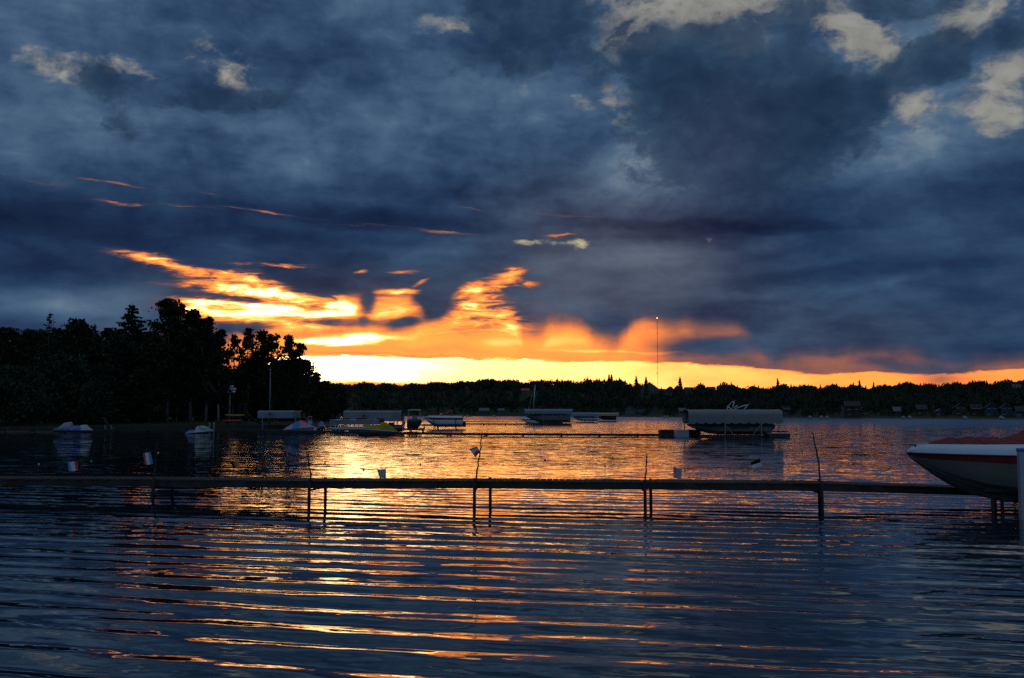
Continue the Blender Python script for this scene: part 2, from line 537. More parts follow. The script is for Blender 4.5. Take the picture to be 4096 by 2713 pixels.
def mat(name, col, rough=0.6, spec=0.3, var=0.18, vscale=3.0, metal=0.0, bump=0.0, bscale=20.0, stretch=(1, 1, 1)):
    m = bpy.data.materials.new(name)
    m.use_nodes = True
    t = NT(m.node_tree)
    b = t.n['Principled BSDF']
    tcn = t.n.new('ShaderNodeTexCoord').outputs['Object']
    vv = t.mapping(tcn, scale=stretch)
    f, _ = t.noise(vv, vscale, 5.0, 0.6)
    c0 = tuple(max(0, x * (1 - var)) for x in col[:3]) + (1,)
    c1 = tuple(min(1, x * (1 + var)) for x in col[:3]) + (1,)
    t.l.new(t.ramp(f, [(.3, c0), (.7, c1)]), b.inputs['Base Color'])
    b.inputs['Roughness'].default_value = rough
    b.inputs['Specular IOR Level'].default_value = spec
    b.inputs['Metallic'].default_value = metal
    if bump:
        bn = t.n.new('ShaderNodeBump')
        bn.inputs['Strength'].default_value = bump
        bn.inputs['Distance'].default_value = 0.02
        f2, _ = t.noise(vv, bscale, 4.0, 0.6)
        t.l.new(f2, bn.inputs['Height'])
        t.l.new(bn.outputs[0], b.inputs['Normal'])
    return m


M = {}
M['wood'] = mat('weathered wood', (0.034, 0.029, 0.024), .8, .2, .35, 2.0, bump=.4, stretch=(1, 8, 1))
M['wood_dark'] = mat('wet dark wood', (0.026, 0.022, 0.019), .7, .25, .35, 3.0, bump=.4)
M['bark_stick'] = mat('stick bark', (0.05, 0.038, 0.03), .9, .1, .4, 6.0, bump=.5)
M['white'] = mat('white gelcoat', (0.5, 0.51, 0.53), .25, .5, .05)
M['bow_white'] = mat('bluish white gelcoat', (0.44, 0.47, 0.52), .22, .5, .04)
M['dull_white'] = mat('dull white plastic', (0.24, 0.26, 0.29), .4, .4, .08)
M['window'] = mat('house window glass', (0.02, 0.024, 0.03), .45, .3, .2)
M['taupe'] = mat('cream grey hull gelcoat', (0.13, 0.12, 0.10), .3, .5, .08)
M['grey'] = mat('grey plastic', (0.22, 0.23, 0.25), .5, .4, .1)
M['black'] = mat('black plastic', (0.02, 0.02, 0.022), .5, .4, .2)
M['red'] = mat('deep red paint', (0.20, 0.012, 0.014), .3, .5, .1)
M['maroon'] = mat('maroon canvas', (0.15, 0.024, 0.028), .85, .15, .22, 4.0, bump=.3, bscale=60)
M['blue'] = mat('blue paint', (0.045, 0.075, 0.24), .35, .5, .12)
M['navy'] = mat('navy canvas', (0.022, 0.035, 0.10), .8, .2, .2)
M['teal'] = mat('teal canvas', (0.03, 0.16, 0.30), .8, .2, .15)
M['lilac'] = mat('lilac canvas', (0.30, 0.22, 0.38), .8, .2, .15)
M['rose'] = mat('rose canvas', (0.42, 0.13, 0.17), .8, .2, .15)
M['yellow'] = mat('yellow canvas', (0.23, 0.165, 0.008), .7, .25, .12)
M['green'] = mat('green plastic', (0.03, 0.22, 0.10), .5, .4, .1)
M['canvas_w'] = mat('pale canopy canvas', (0.17, 0.19, 0.215), .8, .2, .10, 1.5, bump=.25, bscale=8)
M['canvas_b'] = mat('bluish canopy canvas', (0.145, 0.175, 0.235), .8, .2, .10, 1.5)
M['canvas_g'] = mat('grey canopy canvas', (0.155, 0.155, 0.155), .8, .2, .14, 1.2, bump=.3, bscale=6)
M['canvas_t'] = mat('tan canopy canvas', (0.30, 0.22, 0.14), .8, .2, .12)
M['beige'] = mat('beige canvas', (0.13, 0.11, 0.095), .8, .2, .12)
M['alu'] = mat('aluminium', (0.40, 0.41, 0.43), .42, .5, .10, 5.0, metal=.5)
M['pole_grey'] = mat('galvanised grey', (0.16, 0.16, 0.17), .5, .4, .1, metal=.3)
M['glass'] = mat('dark glass', (0.02, 0.024, 0.03), .08, .6, .05)
M['wall_w'] = mat('pale house siding', (0.085, 0.088, 0.095), .8, .2, .10, .6)
M['wall_g'] = mat('grey house siding', (0.045, 0.048, 0.056), .8, .2, .12, .6)
M['wall_b'] = mat('brown house siding', (0.05, 0.036, 0.03), .8, .2, .15, .6)
M['wall_r'] = mat('reddish house siding', (0.04, 0.022, 0.02), .8, .2, .15, .6)
M['roof_d'] = mat('dark roof shingles', (0.035, 0.033, 0.033), .85, .2, .25, 2.0)
M['roof_r'] = mat('red metal roof', (0.22, 0.04, 0.035), .6, .3, .12, 2.0)
M['roof_g'] = mat('grey roof shingles', (0.10, 0.10, 0.11), .85, .2, .2, 2.0)
M['bark'] = mat('tree bark', (0.07, 0.055, 0.045), .9, .1, .3, 4.0, bump=.5)
M['birch'] = mat('pale bark', (0.16, 0.145, 0.13), .85, .15, .35, 3.0, stretch=(1, 1, 4))
M['bulb_y'] = mat('yellow bulb glass', (0.70, 0.50, 0.05), .2, .5, .05)
M['bulb_g'] = mat('green bulb glass', (0.05, 0.45, 0.18), .2, .5, .05)
M['bulb_r'] = mat('red bulb glass', (0.40, 0.04, 0.04), .2, .5, .05)


def foliage(name, c0, c1, sc=0.6, transl=0.15):
    m = bpy.data.materials.new(name)
    m.use_nodes = True
    t = NT(m.node_tree)
    b = t.n['Principled BSDF']
    geo = t.n.new('ShaderNodeNewGeometry')
    f, _ = t.noise(geo.outputs['Position'], sc, 4.0, 0.65)
    rnd = geo.outputs['Random Per Island']
    k = t.m('MULTIPLY_ADD', rnd, .5, t.m('MULTIPLY', f, .6))
    col = t.ramp(k, [(.25, c0 + (1,)), (.75, c1 + (1,))])
    t.l.new(col, b.inputs['Base Color'])
    b.inputs['Roughness'].default_value = .75
    b.inputs['Specular IOR Level'].default_value = .15
    tr = t.n.new('ShaderNodeBsdfTranslucent')
    t.l.new(col, tr.inputs[0])
    mx = t.n.new('ShaderNodeMixShader')
    mx.inputs[0].default_value = transl
    t.l.new(b.outputs[0], mx.inputs[1])
    t.l.new(tr.outputs[0], mx.inputs[2])
    t.l.new(mx.outputs[0], t.n['Material Output'].inputs[0])
    return m


M['leaf'] = foliage('leaves', (0.010, 0.015, 0.007), (0.022, 0.029, 0.013))
M['leaf_l'] = foliage('willow leaves', (0.013, 0.023, 0.013), (0.026, 0.042, 0.024))
M['needle'] = foliage('spruce needles', (0.011, 0.020, 0.013), (0.024, 0.038, 0.024))
M['forest'] = foliage('forest canopy', (0.013, 0.018, 0.010), (0.022, 0.027, 0.014), .06)

# ------------------------------------------------------------------ terrain
def az_xy(px, Y):
    return ((px - 2048.0) / FPX * Y, Y)


LAKE = [(-50, 3.5), (-72, 20), (-80, 70), az_xy(-120, 112), az_xy(0, 116), az_xy(300, 119), az_xy(600, 122), az_xy(900, 126), az_xy(1130, 131), az_xy(1280, 148),
        az_xy(1352, 190), az_xy(1362, 240), az_xy(1330, 330), az_xy(1250, 520), az_xy(1230, 900), az_xy(1300, 1180), az_xy(1700, 1120), az_xy(2100, 980), az_xy(2470, 800),
        az_xy(2800, 610), az_xy(3300, 500), az_xy(4096, 425), (330, 380), (520, 300), (520, 3.5), (40, 3.5), (0, 3.6)]
LK = np.array(LAKE)


def lake_sd(x, y):               # signed distance to the shoreline, positive on land
    x = np.asarray(x, float)
    y = np.asarray(y, float)
    d2 = np.full(x.shape, 1e18)
    ins = np.zeros(x.shape, bool)
    for i in range(len(LK)):
        ax, ay = LK[i]
        bx, by = LK[(i + 1) % len(LK)]
        ex, ey_ = bx - ax, by - ay
        t = np.clip(((x - ax) * ex + (y - ay) * ey_) / (ex * ex + ey_ * ey_), 0, 1)
        d2 = np.minimum(d2, (x - ax - t * ex) ** 2 + (y - ay - t * ey_) ** 2)
        c = ((ay > y) != (by > y))
        with np.errstate(divide='ignore', invalid='ignore'):
            xi = (bx - ax) * (y - ay) / (by - ay + 1e-12) + ax
        ins ^= c & (x < xi)
    d = np.sqrt(d2)
    return np.where(ins, -d, d)


def sstep(a, b, x):
    t = np.clip((x - a) / (b - a), 0, 1)
    return t * t * (3 - 2 * t)


# far ridge: photo column -> (row of the tree tops, depth of the ridge)
RIDGE = np.array([(-1200, 1520, 1500), (600, 1535, 1500), (1300, 1543, 1500), (1500, 1546, 1480), (1700, 1541, 1460), (1900, 1532, 1420), (2000, 1523, 1380), (2200, 1515, 1320),
                  (2400, 1512, 1230), (2500, 1514, 1190), (2600, 1520, 1140), (2800, 1517, 1030), (3000, 1519, 960), (3200, 1524, 900), (3400, 1532, 860),
                  (3600, 1543, 830), (3750, 1540, 815), (3900, 1536, 805), (4096, 1538, 790), (4800, 1530, 780)], float)
FT = 7.0                        # mean forest tree height


def ridge_h(px):
    row = np.interp(px, RIDGE[:, 0], RIDGE[:, 1])
    Yr = np.interp(px, RIDGE[:, 0], RIDGE[:, 2])
    return np.maximum((HOR - row) / FPX * Yr + CAM_H - FT, 2.0), Yr


def ground_z(x, y):
    x = np.asarray(x, float)
    y = np.asarray(y, float)
    sd = lake_sd(x, y)
    near = y < 40
    z = np.where(sd > 0, np.where(near, np.minimum(sd * .11, .9), np.minimum(sd * .28, .95)), np.maximum(sd * .12, -2.2))
    ys = np.maximum(y, 1.0)
    px = np.clip(x / ys * FPX + 2048, -1200, 4800)
    h, Yr = ridge_h(px)
    far = sstep(260, 420, y)
    rise = sstep(6, 1, np.zeros_like(y)) * 0
    t = sstep(0.0, 1.0, np.clip(sd, 0, None) / np.maximum(260.0, 1))
    bank = h * (0.18 * sstep(4, 60, sd) + 0.82 * sstep(50, 320, sd))
    bump = 1.2 * np.sin(x * .021 + 1.3) * np.sin(y * .017 + .4) + .8 * np.sin(x * .05 + y * .03)
    z = z + far * np.where(sd > 0, bank + bump * sstep(30, 200, sd), 0)
    return z


def gz(x, y):
    return float(ground_z(np.array([x]), np.array([y]))[0])


az = np.radians(np.concatenate([np.arange(-180, -36, 4.0), np.arange(-36, 36.01, .3), np.arange(40, 180.1, 4.0)]))
rr = np.concatenate([[0.01], np.geomspace(1.2, 7000, 250)])
AA, RR = np.meshgrid(az, rr, indexing='ij')
X, Y = RR * np.sin(AA), RR * np.cos(AA)
Z = ground_z(X.ravel(), Y.ravel()).reshape(X.shape)
na, nr = X.shape
idx = np.arange(na * nr).reshape(na, nr)
F = np.stack([idx[:-1, :-1], idx[:-1, 1:], idx[1:, 1:], idx[1:, :-1]], -1).reshape(-1, 4)
gm = bpy.data.materials.new('grassy shore ground')
gm.use_nodes = True
t = NT(gm.node_tree)
geo = t.n.new('ShaderNodeNewGeometry')
f1, _ = t.noise(geo.outputs['Position'], .35, 5, .6)
f2, _ = t.noise(geo.outputs['Position'], 4.0, 4, .65)
zz = t.sep(geo.outputs['Position'])[2]
grass = t.ramp(t.add(t.mul(f1, .6), t.mul(f2, .4)), [(.3, (0.014, 0.020, 0.008, 1)), (.7, (0.034, 0.040, 0.017, 1))])
sand = t.ramp(f2, [(.3, (0.045, 0.038, 0.030, 1)), (.7, (0.085, 0.074, 0.060, 1))])
t.l.new(t.mix(t.mr(t.m('ADD', zz, t.mul(f1, .3)), .35, .75), sand, grass), t.n['Principled BSDF'].inputs['Base Color'])
t.n['Principled BSDF'].inputs['Roughness'].default_value = .9
t.n['Principled BSDF'].inputs['Specular IOR Level'].default_value = .1
ground = np_mesh('ground', np.stack([X, Y, Z], -1).reshape(-1, 3), F, gm, smooth=True)
tag(ground, 'dark grassy lake shore and wooded far hills', 'ground', kind='structure')

# ------------------------------------------------------------------ water
rngw = np.random.default_rng(5)
rows = [2.5]
while rows[-1] < 70:
    rows.append(rows[-1] + min(max(.045, rows[-1] * .0052), .30))
rows = np.concatenate([rows, np.geomspace(71, 2200, 70)])
cols = np.radians(np.concatenate([np.arange(-80, -40, 4), np.linspace(-40, 40, 330), np.arange(44, 81, 4)]))
AA, RR = np.meshgrid(cols, rows, indexing='ij')
# rows run across the view so that long crests are sampled evenly
Yw = RR
Xw = np.tan(AA) * RR
hz = np.zeros_like(Xw)
tot = 0
for lam, phi, slope in [(.78, 13, .046), (.84, 8, .034), (.72, 18, .032), (.98, 15, .028), (.60, 10, .028), (.66, 21, .018), (1.40, 12, .010), (.47, 17, .019), (.52, 3, .016), (2.2, 18, .008), (.38, 8, .015), (.43, 25, .011), (.50, -11, .011), (.33, 14, .010)]:
    k = 2 * math.pi / lam
    p = math.radians(phi)
    ph = rngw.uniform(0, 6.28)
    # slow wander of phase and strength keeps crests from running on for ever
    wob = .7 * np.sin(Xw * rngw.uniform(.15, .45) + Yw * rngw.uniform(-.3, .3) + rngw.uniform(0, 6.28)) + .35 * np.sin(Xw * rngw.uniform(.5, .9) + Yw * rngw.uniform(-.5, .5) + rngw.uniform(0, 6.28))
    am = .80 + .20 * np.sin(Xw * rngw.uniform(.1, .35) + Yw * rngw.uniform(.1, .5) + rngw.uniform(0, 6.28))
    th = k * (Xw * math.sin(p) + Yw * math.cos(p)) + ph + wob
    hz += 1.12 * slope / k * am * (np.sin(th) + .18 * np.cos(2 * th))
rd = np.hypot(Xw, Yw)
hz *= np.interp(rd, [0, 16, 22, 30, 44, 62], [1.0, .95, .68, .42, .22, 0])
na, nr = Xw.shape
idx = np.arange(na * nr).reshape(na, nr)
F = np.stack([idx[:-1, :-1], idx[1:, :-1], idx[1:, 1:], idx[:-1, 1:]], -1).reshape(-1, 4)
wm = bpy.data.materials.new('lake water')
wm.use_nodes = True
t = NT(wm.node_tree)
b = t.n['Principled BSDF']
geo = t.n.new('ShaderNodeNewGeometry')
pos = geo.outputs['Position']
pr = t.mapping(pos, rot=(0, 0, R(12)))
dist = t.vm('LENGTH', pos)
nearf = t.mr(dist, 18, 60, 0.0, 1.0)
_, w1 = t.noise(t.mapping(pr, scale=(.55, 1.9, 1)), 1.0, 2.0, .5)          # metre-long waves, where the mesh no longer carries them
_, w2 = t.noise(t.mapping(pr, scale=(1.6, 5.5, 1)), 1.0, 2.0, .55)        # ripples
_, w3 = t.noise(t.mapping(pr, scale=(7.0, 20.0, 1)), 1.0, 1.0, .5)        # fine ripples
pt, _ = t.noise(t.mapping(pr, scale=(.05, .16, 1)), 1.0, 3.0, .55)        # wind patches
gust = t.mr(pt, .34, .66, .45, 1.25)
HALF = (.5, .5, .5)


def slopes(c, kx, ky):
    return t.vm('MULTIPLY', t.vm('SUBTRACT', c, HALF), (kx, ky, 0))


s1 = t.vm('SCALE', slopes(w1, .12, .30), scale=t.mul(nearf, t.mr(dist, 90, 420, 1.0, .55)))
fine = t.mul(gust, t.mr(dist, 9, 26, .78, 1.0))
s2 = t.vm('SCALE', slopes(w2, .18, .19), scale=fine)
s3 = t.vm('SCALE', slopes(w3, .08, .06), scale=fine)
# far normals lean to the near shore, added so reflections come from higher sky
far_tilt = t.comb(0.0, t.mr(dist, 20, 420, 0.0, -.080), 0.0)
sv = t.vm('ADD', t.vm('ADD', s1, s2), t.vm('ADD', s3, far_tilt))
nrm = t.vm('NORMALIZE', t.vm('ADD', geo.outputs['Normal'], sv))
t.l.new(nrm, b.inputs['Normal'])
b.inputs['Base Color'].default_value = (0.007, 0.014, 0.022, 1)
b.inputs['Roughness'].default_value = 0.02
b.inputs['IOR'].default_value = 1.62
water = np_mesh('water', np.stack([Xw, Yw, hz], -1).reshape(-1, 3), F, wm, smooth=True)
tag(water, 'rippled lake water reflecting the sunset', 'water', kind='structure')


# ------------------------------------------------------------------ trees
def leaf_quads(cent, size, rng, flat=.5, droop=0.0):
    n = len(cent)
    a = rng.normal(size=(n, 3))
    a /= np.linalg.norm(a, axis=1, keepdims=True)
    h = rng.normal(size=(n, 3))
    b = np.cross(a, h)
    b /= np.linalg.norm(b, axis=1, keepdims=True)
    s = size * rng.uniform(.6, 1.35, (n, 1))
    a, b = a * s, b * s * rng.uniform(.45, .8, (n, 1))
    V = np.stack([cent - a, cent - b * .9 + a * .1, cent + a, cent + b * .9 + a * .1], 1).reshape(-1, 3)
    F = np.arange(4 * n).reshape(n, 4)
    return V, F


def trunk_mb(h, r, rng, limbs=6, lean=0.0, top=.92):
    mb = MB()
    pts = []
    for i in range(7):
        f = i / 6
        pts.append((lean * f * h + rng.normal() * .04 * h * f * .3, rng.normal() * .02 * h * f, h * top * f - .15))
    mb.tube(pts, [r * (1 - .85 * i / 6) for i in range(7)], 7)
    for _ in range(limbs):
        f = rng.uniform(.3, .8)
        i = f * 6
        a = Vector(pts[int(i)]).lerp(Vector(pts[min(int(i) + 1, 6)]), i - int(i))
        th = rng.uniform(0, 6.28)
        L = h * rng.uniform(.14, .28) * (1.1 - f * .5)
        d = Vector((math.cos(th), math.sin(th), rng.uniform(.5, 1.1))).normalized()
        m_ = a + d * L * .55
        mb.tube([a, m_, a + d * L + Vector((0, 0, L * .12))], [r * .38 * (1 - f * .5), r * .22, r * .05], 5, False)
    return mb, pts


def broadleaf(px, top, Y, wpx, label, seed, low=.16, leaf=.30, n=4200, shape='round', kind='broadleaf_tree', crown=None, pale=False, group='trees on the left shore', cat='tree', dens=1.0, lean=0.0):
    rng = np.random.default_rng(seed)
    X = (px - 2048) / FPX * Y
    z0 = gz(X, Y)
    h = at(px, top, Y)[2] - z0
    w = wpx / FPX * Y / 2
    o = thing(kind, label, cat, (X, Y, z0 - .05), rng.uniform(-.2, .2), group)
    mb, pts = trunk_mb(h, max(.06, h * .016), rng, 7 if h > 5 else 4, lean)
    mb.build('trunk', M['birch'] if pale else M['bark'], o, True)
    # clumps spread through the crown volume, leaves about each clump
    nc = int(90 * dens) + 8
    cl = []
    for _ in range(nc):
        f = rng.uniform(0, 1) ** .9
        z = h * (low + (1 - low) * f)
        if shape == 'round':
            r = w * math.sqrt(max(0.02, 1 - (2 * f - .92) ** 2 / 1.12))
        elif shape == 'poplar':
            r = w * min(1, .55 + 1.1 * f) * max(.10, (1 - f ** 2.6))
        elif shape == 'bush':
            r = w * math.sqrt(max(0.0, 1 - f ** 2.2))
        else:
            r = w * (1 - f) ** .7 * min(1, .4 + 2.2 * f)
        q = math.sqrt(rng.uniform(.05, 1)) * r * .92
        th = rng.uniform(0, 6.28)
        cl.append((q * math.cos(th) + lean * z, q * math.sin(th), z * .985, rng.uniform(.55, 1.25)))
    # a few leading shoots make the outline uneven
    for _ in range(9):
        th = rng.uniform(0, 6.28)
        q = rng.uniform(0, .6) * w * (0.5 if shape in ('poplar', 'cone') else 1)
        cl.append((q * math.cos(th) + lean * h, q * math.sin(th), h * rng.uniform(.86, .985), .36))
    cl = np.array(cl)
    n = int(n * 1.35)
    pick = rng.integers(0, len(cl), n)
    sp = cl[pick, 3:4] * max(.26, w * .15)
    c = cl[pick, :3] + rng.normal(size=(n, 3)) * sp * np.array([1, 1, .8])
    c = c[(c[:, 2] > h * low * .5) & (c[:, 2] < h * 1.01)]
    V, F = leaf_quads(c, leaf * .82, rng)
    np_mesh('crown', V, F, crown or M['leaf'], o)
    return o


def spruce(px, top, Y, wpx, label, seed, low=.03, sparse=0.0, taper=.86, group='trees on the left shore', n=3600, leaf=.30):
    rng = np.random.default_rng(seed)
    X = (px - 2048) / FPX * Y
    z0 = gz(X, Y)
    h = at(px, top, Y)[2] - z0
    w = wpx / FPX * Y / 2
    o = thing('spruce_tree', label, 'tree', (X, Y, z0 - .05), 0, group)
    mb = MB()
    mb.tube([(0, 0, -.1), (0.02, 0, h * .5), (0, 0, h * .985)], [h * .014, h * .009, .02], 7)
    mb.build('trunk', M['bark'], o, True)
    cs = []
    z = h * low
    while z < h * .97:
        f = z / h
        r = (w * min((1 - f) / .27 * .66, .66 + (.73 - f) * .47) if taper == 0 else w * (1 - f) ** taper) * rng.uniform(.84, 1.14) + .05
        k = max(5, int(11 * (1 - f) + 4))
        for i in range(k):
            if rng.uniform() < sparse * f:
                continue
            th = rng.uniform(0, 6.28)
            L = r * rng.uniform(.72, 1.12)
            m_ = max(3, int(L * 7))
            for q in range(m_):
                u = (q + rng.uniform(0, 1)) / m_
                cs.append((L * u * math.cos(th), L * u * math.sin(th), z - L * u * .22 + L * .10 * u * u * 2 + rng.normal() * .05))
        z += h * .030 * (1.25 - .55 * f)
    cs = np.array(cs)
    rep = max(1, int(n / len(cs)))
    c = np.repeat(cs, rep, 0)
    c = c + rng.normal(size=c.shape) * np.array([.14, .14, .07]) * np.clip(1.25 - c[:, 2:3] / h, .25, 1)
    V, F = leaf_quads(c, leaf * .66, rng)
    np_mesh('crown', V, F, M['needle'], o)
    return o


spruce(522, 1203, 130, 250, 'tall dark conical spruce with a sharp pointed top, standing clear above its neighbours', 1, n=26000, taper=0, leaf=.34)
broadleaf(672, 1198, 132, 200, 'tallest broad tree, ragged rounded top, just right of the pointed spruce', 2, low=.2, n=6400, shape='round', pale=True)
broadleaf(765, 1240, 134, 150, 'tall leafy tree with stepped shoulder, right of the tallest broad tree', 3, low=.2, n=4600, pale=True)
broadleaf(828, 1268, 133, 110, 'upright twin-topped tree left of the glowing gap in the trees', 4, low=.18, n=3800, shape='poplar', pale=True)
broadleaf(878, 1318, 131, 110, 'leafy tree whose branches reach into the glowing gap beside the light mast', 5, low=.16, n=3400, shape='poplar', pale=True)
spruce(190, 1238, 138, 200, 'thin-topped spruce with sparse bare tip, second conifer from the left edge', 6, sparse=.3, n=4200, taper=.7)
broadleaf(20, 1312, 136, 200, 'dark bushy tree at the left edge of the picture', 7, low=.12, n=4200)
broadleaf(105, 1318, 140, 170, 'rounded leafy tree between the left edge and the thin-topped spruce', 8, low=.12, n=3600)
broadleaf(303, 1276, 142, 180, 'domed leafy tree right of the thin-topped spruce', 9, low=.14, n=4200)
spruce(372, 1282, 146, 120, 'narrow spiky spruce showing behind the domed leafy tree', 10, sparse=.2, n=3000, taper=.7)
broadleaf(425, 1312, 141, 150, 'loose leafy tree with sky holes left of the pointed spruce', 11, low=.14, n=3000)
broadleaf(600, 1330, 128, 170, 'lower dark tree filling below the pointed spruce and the tallest tree', 12, low=.06, n=3800)
broadleaf(935, 1338, 150, 95, 'small ragged tree at the right edge of the glowing gap', 13, low=.2, n=1300, leaf=.28)
broadleaf(992, 1308, 150, 120, 'leafy tree against the orange glow, left of the pair of tall crowns', 14, low=.14, n=2100, shape='poplar', leaf=.28)
broadleaf(1046, 1308, 152, 115, 'tall backlit crown, taller right one of the pair against the glow', 15, low=.14, n=2100, shape='poplar', leaf=.28)
broadleaf(1085, 1335, 149, 105, 'backlit tree stepping down right of the tall pair', 16, low=.12, n=1900, leaf=.28)
broadleaf(1155, 1340, 151, 120, 'backlit spiky-topped tree above the left white canopy', 17, low=.10, n=2100, shape='cone', leaf=.28)
broadleaf(1195, 1375, 152, 105, 'last tall backlit tree beside the bright yellow sky', 18, low=.08, n=2200, leaf=.28)
broadleaf(1263, 1488, 170, 62, 'small round tree standing alone at the edge of the bright sky', 19, low=.12, n=1700, leaf=.26)
broadleaf(1215, 1500, 168, 120, 'low bushy tree under the last tall backlit tree', 20, low=.03, n=2600, shape='bush')
broadleaf(1300, 1524, 185, 100, 'low tree sloping down behind the central canopy, left of the shore tip', 21, low=.03, n=2600, shape='bush')
broadleaf(1352, 1546, 200, 90, 'low tree at the tip of the wooded point', 22, low=.03, n=2000, shape='bush')
for i, (px, top, Y, w, lab) in enumerate([
        (60, 1345, 158, 240, 'dark tree behind the left edge trees'), (160, 1322, 160, 200, 'dark tree behind the thin-topped spruce'),
        (245, 1318, 160, 190, 'dark tree filling the gap left of the domed leafy tree'), (345, 1318, 161, 190, 'dark tree behind the narrow spiky spruce'),
        (465, 1322, 160, 180, 'dark tree just left of the pointed spruce, behind it'), (575, 1338, 160, 180, 'dark tree just right of the pointed spruce, behind it'),
        (725, 1300, 160, 190, 'dark tree behind the tallest broad tree'), (800, 1330, 160, 150, 'dark tree behind the stepped tall tree'),
        (1020, 1432, 172, 170, 'dark tree behind the pair of tall backlit crowns'), (1120, 1445, 172, 170, 'dark tree behind the spiky-topped backlit tree'), (1215, 1440, 176, 110, 'dark tree behind the last tall backlit tree')]):
    broadleaf(px, top, Y, w, lab, 70 + i, low=.05, n=4200, leaf=.34, group='trees on the left shore')
# undergrowth that closes the wood below
broadleaf(30, 1465, 121, 400, 'big rounded willow bush at the left edge, down to the water', 23, low=.0, n=7000, shape='bush', kind='willow_bush', cat='bush', crown=M['leaf_l'], group='bushes along the left shore', leaf=.26)
broadleaf(270, 1420, 127, 240, 'wide green bush right of the big willow, behind the covered blue watercraft', 24, low=.0, n=5600, shape='bush', kind='willow_bush', cat='bush', crown=M['leaf_l'], group='bushes along the left shore')
broadleaf(385, 1530, 124, 150, 'low willow bush at the water below the domed tree', 25, low=.0, n=3400, shape='bush', kind='willow_bush', cat='bush', crown=M['leaf_l'], group='bushes along the left shore', leaf=.25)
for i, (px, top, Y, w, lab) in enumerate([
        (150, 1440, 150, 300, 'dark bush mass behind the gap between the two willow bushes'),
        (470, 1440, 136, 260, 'dark bush at the foot of the pointed spruce'),
        (640, 1440, 146, 280, 'dark bush behind the pale trunks, under the tallest tree'),
        (790, 1450, 152, 260, 'dark bush behind the pale trunks, left of the light mast'),
        (905, 1478, 158, 170, 'dark bush behind the light mast'),
        (1010, 1455, 160, 240, 'dark bush under the pair of tall backlit crowns'),
        (1120, 1470, 160, 220, 'dark bush behind the left white canopy')]):
    broadleaf(px, top, Y, w, lab, 40 + i, low=.0, n=4600, shape='bush', kind='shoreline_bush', cat='bush', group='bushes along the left shore', leaf=.34)

# ------------------------------------------------------------------ far forest
HOUSES = [  # photo x, base row, width px, wall, roof, storeys, gable front, label
    (2101, 1573, 32, 'wall_w', 'roof_r', 1, False, 'pale cabin with a red roof halfway up the far hill'),
    (2596, 1574, 66, 'wall_w', 'roof_g', 2, True, 'large pale house with steep front gable, high on the hill left of the mast'),
    (2679, 1571, 38, 'wall_b', 'roof_d', 1, True, 'brown A-shaped house on the hill right of the large pale house'),
    (2754, 1571, 34, 'wall_w', 'roof_d', 1, False, 'small pale low house on the hill above the covered boat lift'),
    (2843, 1568, 30, 'wall_r', 'roof_d', 1, False, 'reddish low house on the hill above the right half of the boat lift'),
    (3404, 1573, 56, 'wall_r', 'roof_d', 2, False, 'wide dim two-storey house high on the right hill'),
    (4063, 1570, 26, 'wall_g', 'roof_g', 2, False, 'narrow grey house high on the hill at the right edge'),
    (2622, 1652, 34, 'wall_g', 'roof_d', 1, True, 'dim grey waterside house left of the covered boat lift'),
    (2727, 1662, 24, 'wall_w', 'roof_g', 1, False, 'pale boathouse at the waterline just left of the covered boat lift'),
    (3142, 1660, 26, 'wall_g', 'roof_d', 2, False, 'dark waterside house with bright windows right of the boat lift canopy'),
    (3380, 1662, 30, 'wall_w', 'roof_d', 1, False, 'long pale cottage with dark openings on the far right shore'),
    (3445, 1661, 26, 'wall_g', 'roof_d', 2, True, 'tall grey gabled cottage right of the long pale cottage'),
    (3582, 1663, 24, 'wall_g', 'roof_g', 1, False, 'small pale cottage on the far shore above the mooring buoy'),
    (3680, 1663, 34, 'wall_r', 'roof_d', 1, False, 'reddish low cottage on the far shore between white boats'),
    (3752, 1664, 22, 'wall_w', 'roof_g', 1, True, 'small pale gabled cottage beside the far sailboat mast'),
    (3835, 1664, 42, 'wall_b', 'roof_d', 2, True, 'dark brown gabled house on the far right shore'),
    (3898, 1664, 36, 'wall_r', 'roof_d', 2, False, 'dark red two-storey house on the far right shore'),
    (3958, 1666, 44, 'wall_g', 'roof_d', 2, True, 'grey two-storey house with a wide porch near the right edge'),
    (4018, 1666, 42, 'wall_g', 'roof_d', 2, True, 'grey steep-gabled house second from the right edge on the shore'),
    (4073, 1667, 30, 'wall_w', 'roof_d', 1, False, 'pale cottage at the right edge of the far shore'),
    (2470, 1663, 30, 'wall_g', 'roof_d', 1, True, 'dark gabled boathouse behind the tan canopy'),
    (2518, 1664, 34, 'wall_w', 'roof_g', 2, True, 'pale gabled house on the shore right of the tan canopy'),
    (2560, 1664, 16, 'wall_w', 'roof_d', 1, False, 'tiny pale shed on the shore right of the pale gabled house'),
    (1937, 1656, 38, 'wall_g', 'roof_g', 1, False, 'low shed with pale roof in the bay left of the far canopies'),
    (2004, 1655, 24, 'wall_w', 'roof_g', 1, False, 'small white-roofed shed in the bay nearest the far canopies'),
]


def land_depth(px, row, lo=430.0, hi=1500.0):
    # walk outwards along the line of sight until it meets the hillside
    d = ray(px, row)
    Yt = np.arange(lo, hi, 4.0)
    tt = Yt / d[1]
    zz = CAM_H + d[2] * tt
    g_ = ground_z(d[0] * tt, Yt)
    sd = lake_sd(d[0] * tt, Yt)
    ok = np.where((g_ >= zz) & (sd > 4))[0]
    if len(ok):
        return float(Yt[ok[0]])
    ok = np.where(sd > 6)[0]
    return float(Yt[ok[0]]) if len(ok) else hi


HP = []
for h_ in HOUSES:
    HP.append((h_[0], land_depth(h_[0], h_[1]), h_[2]))


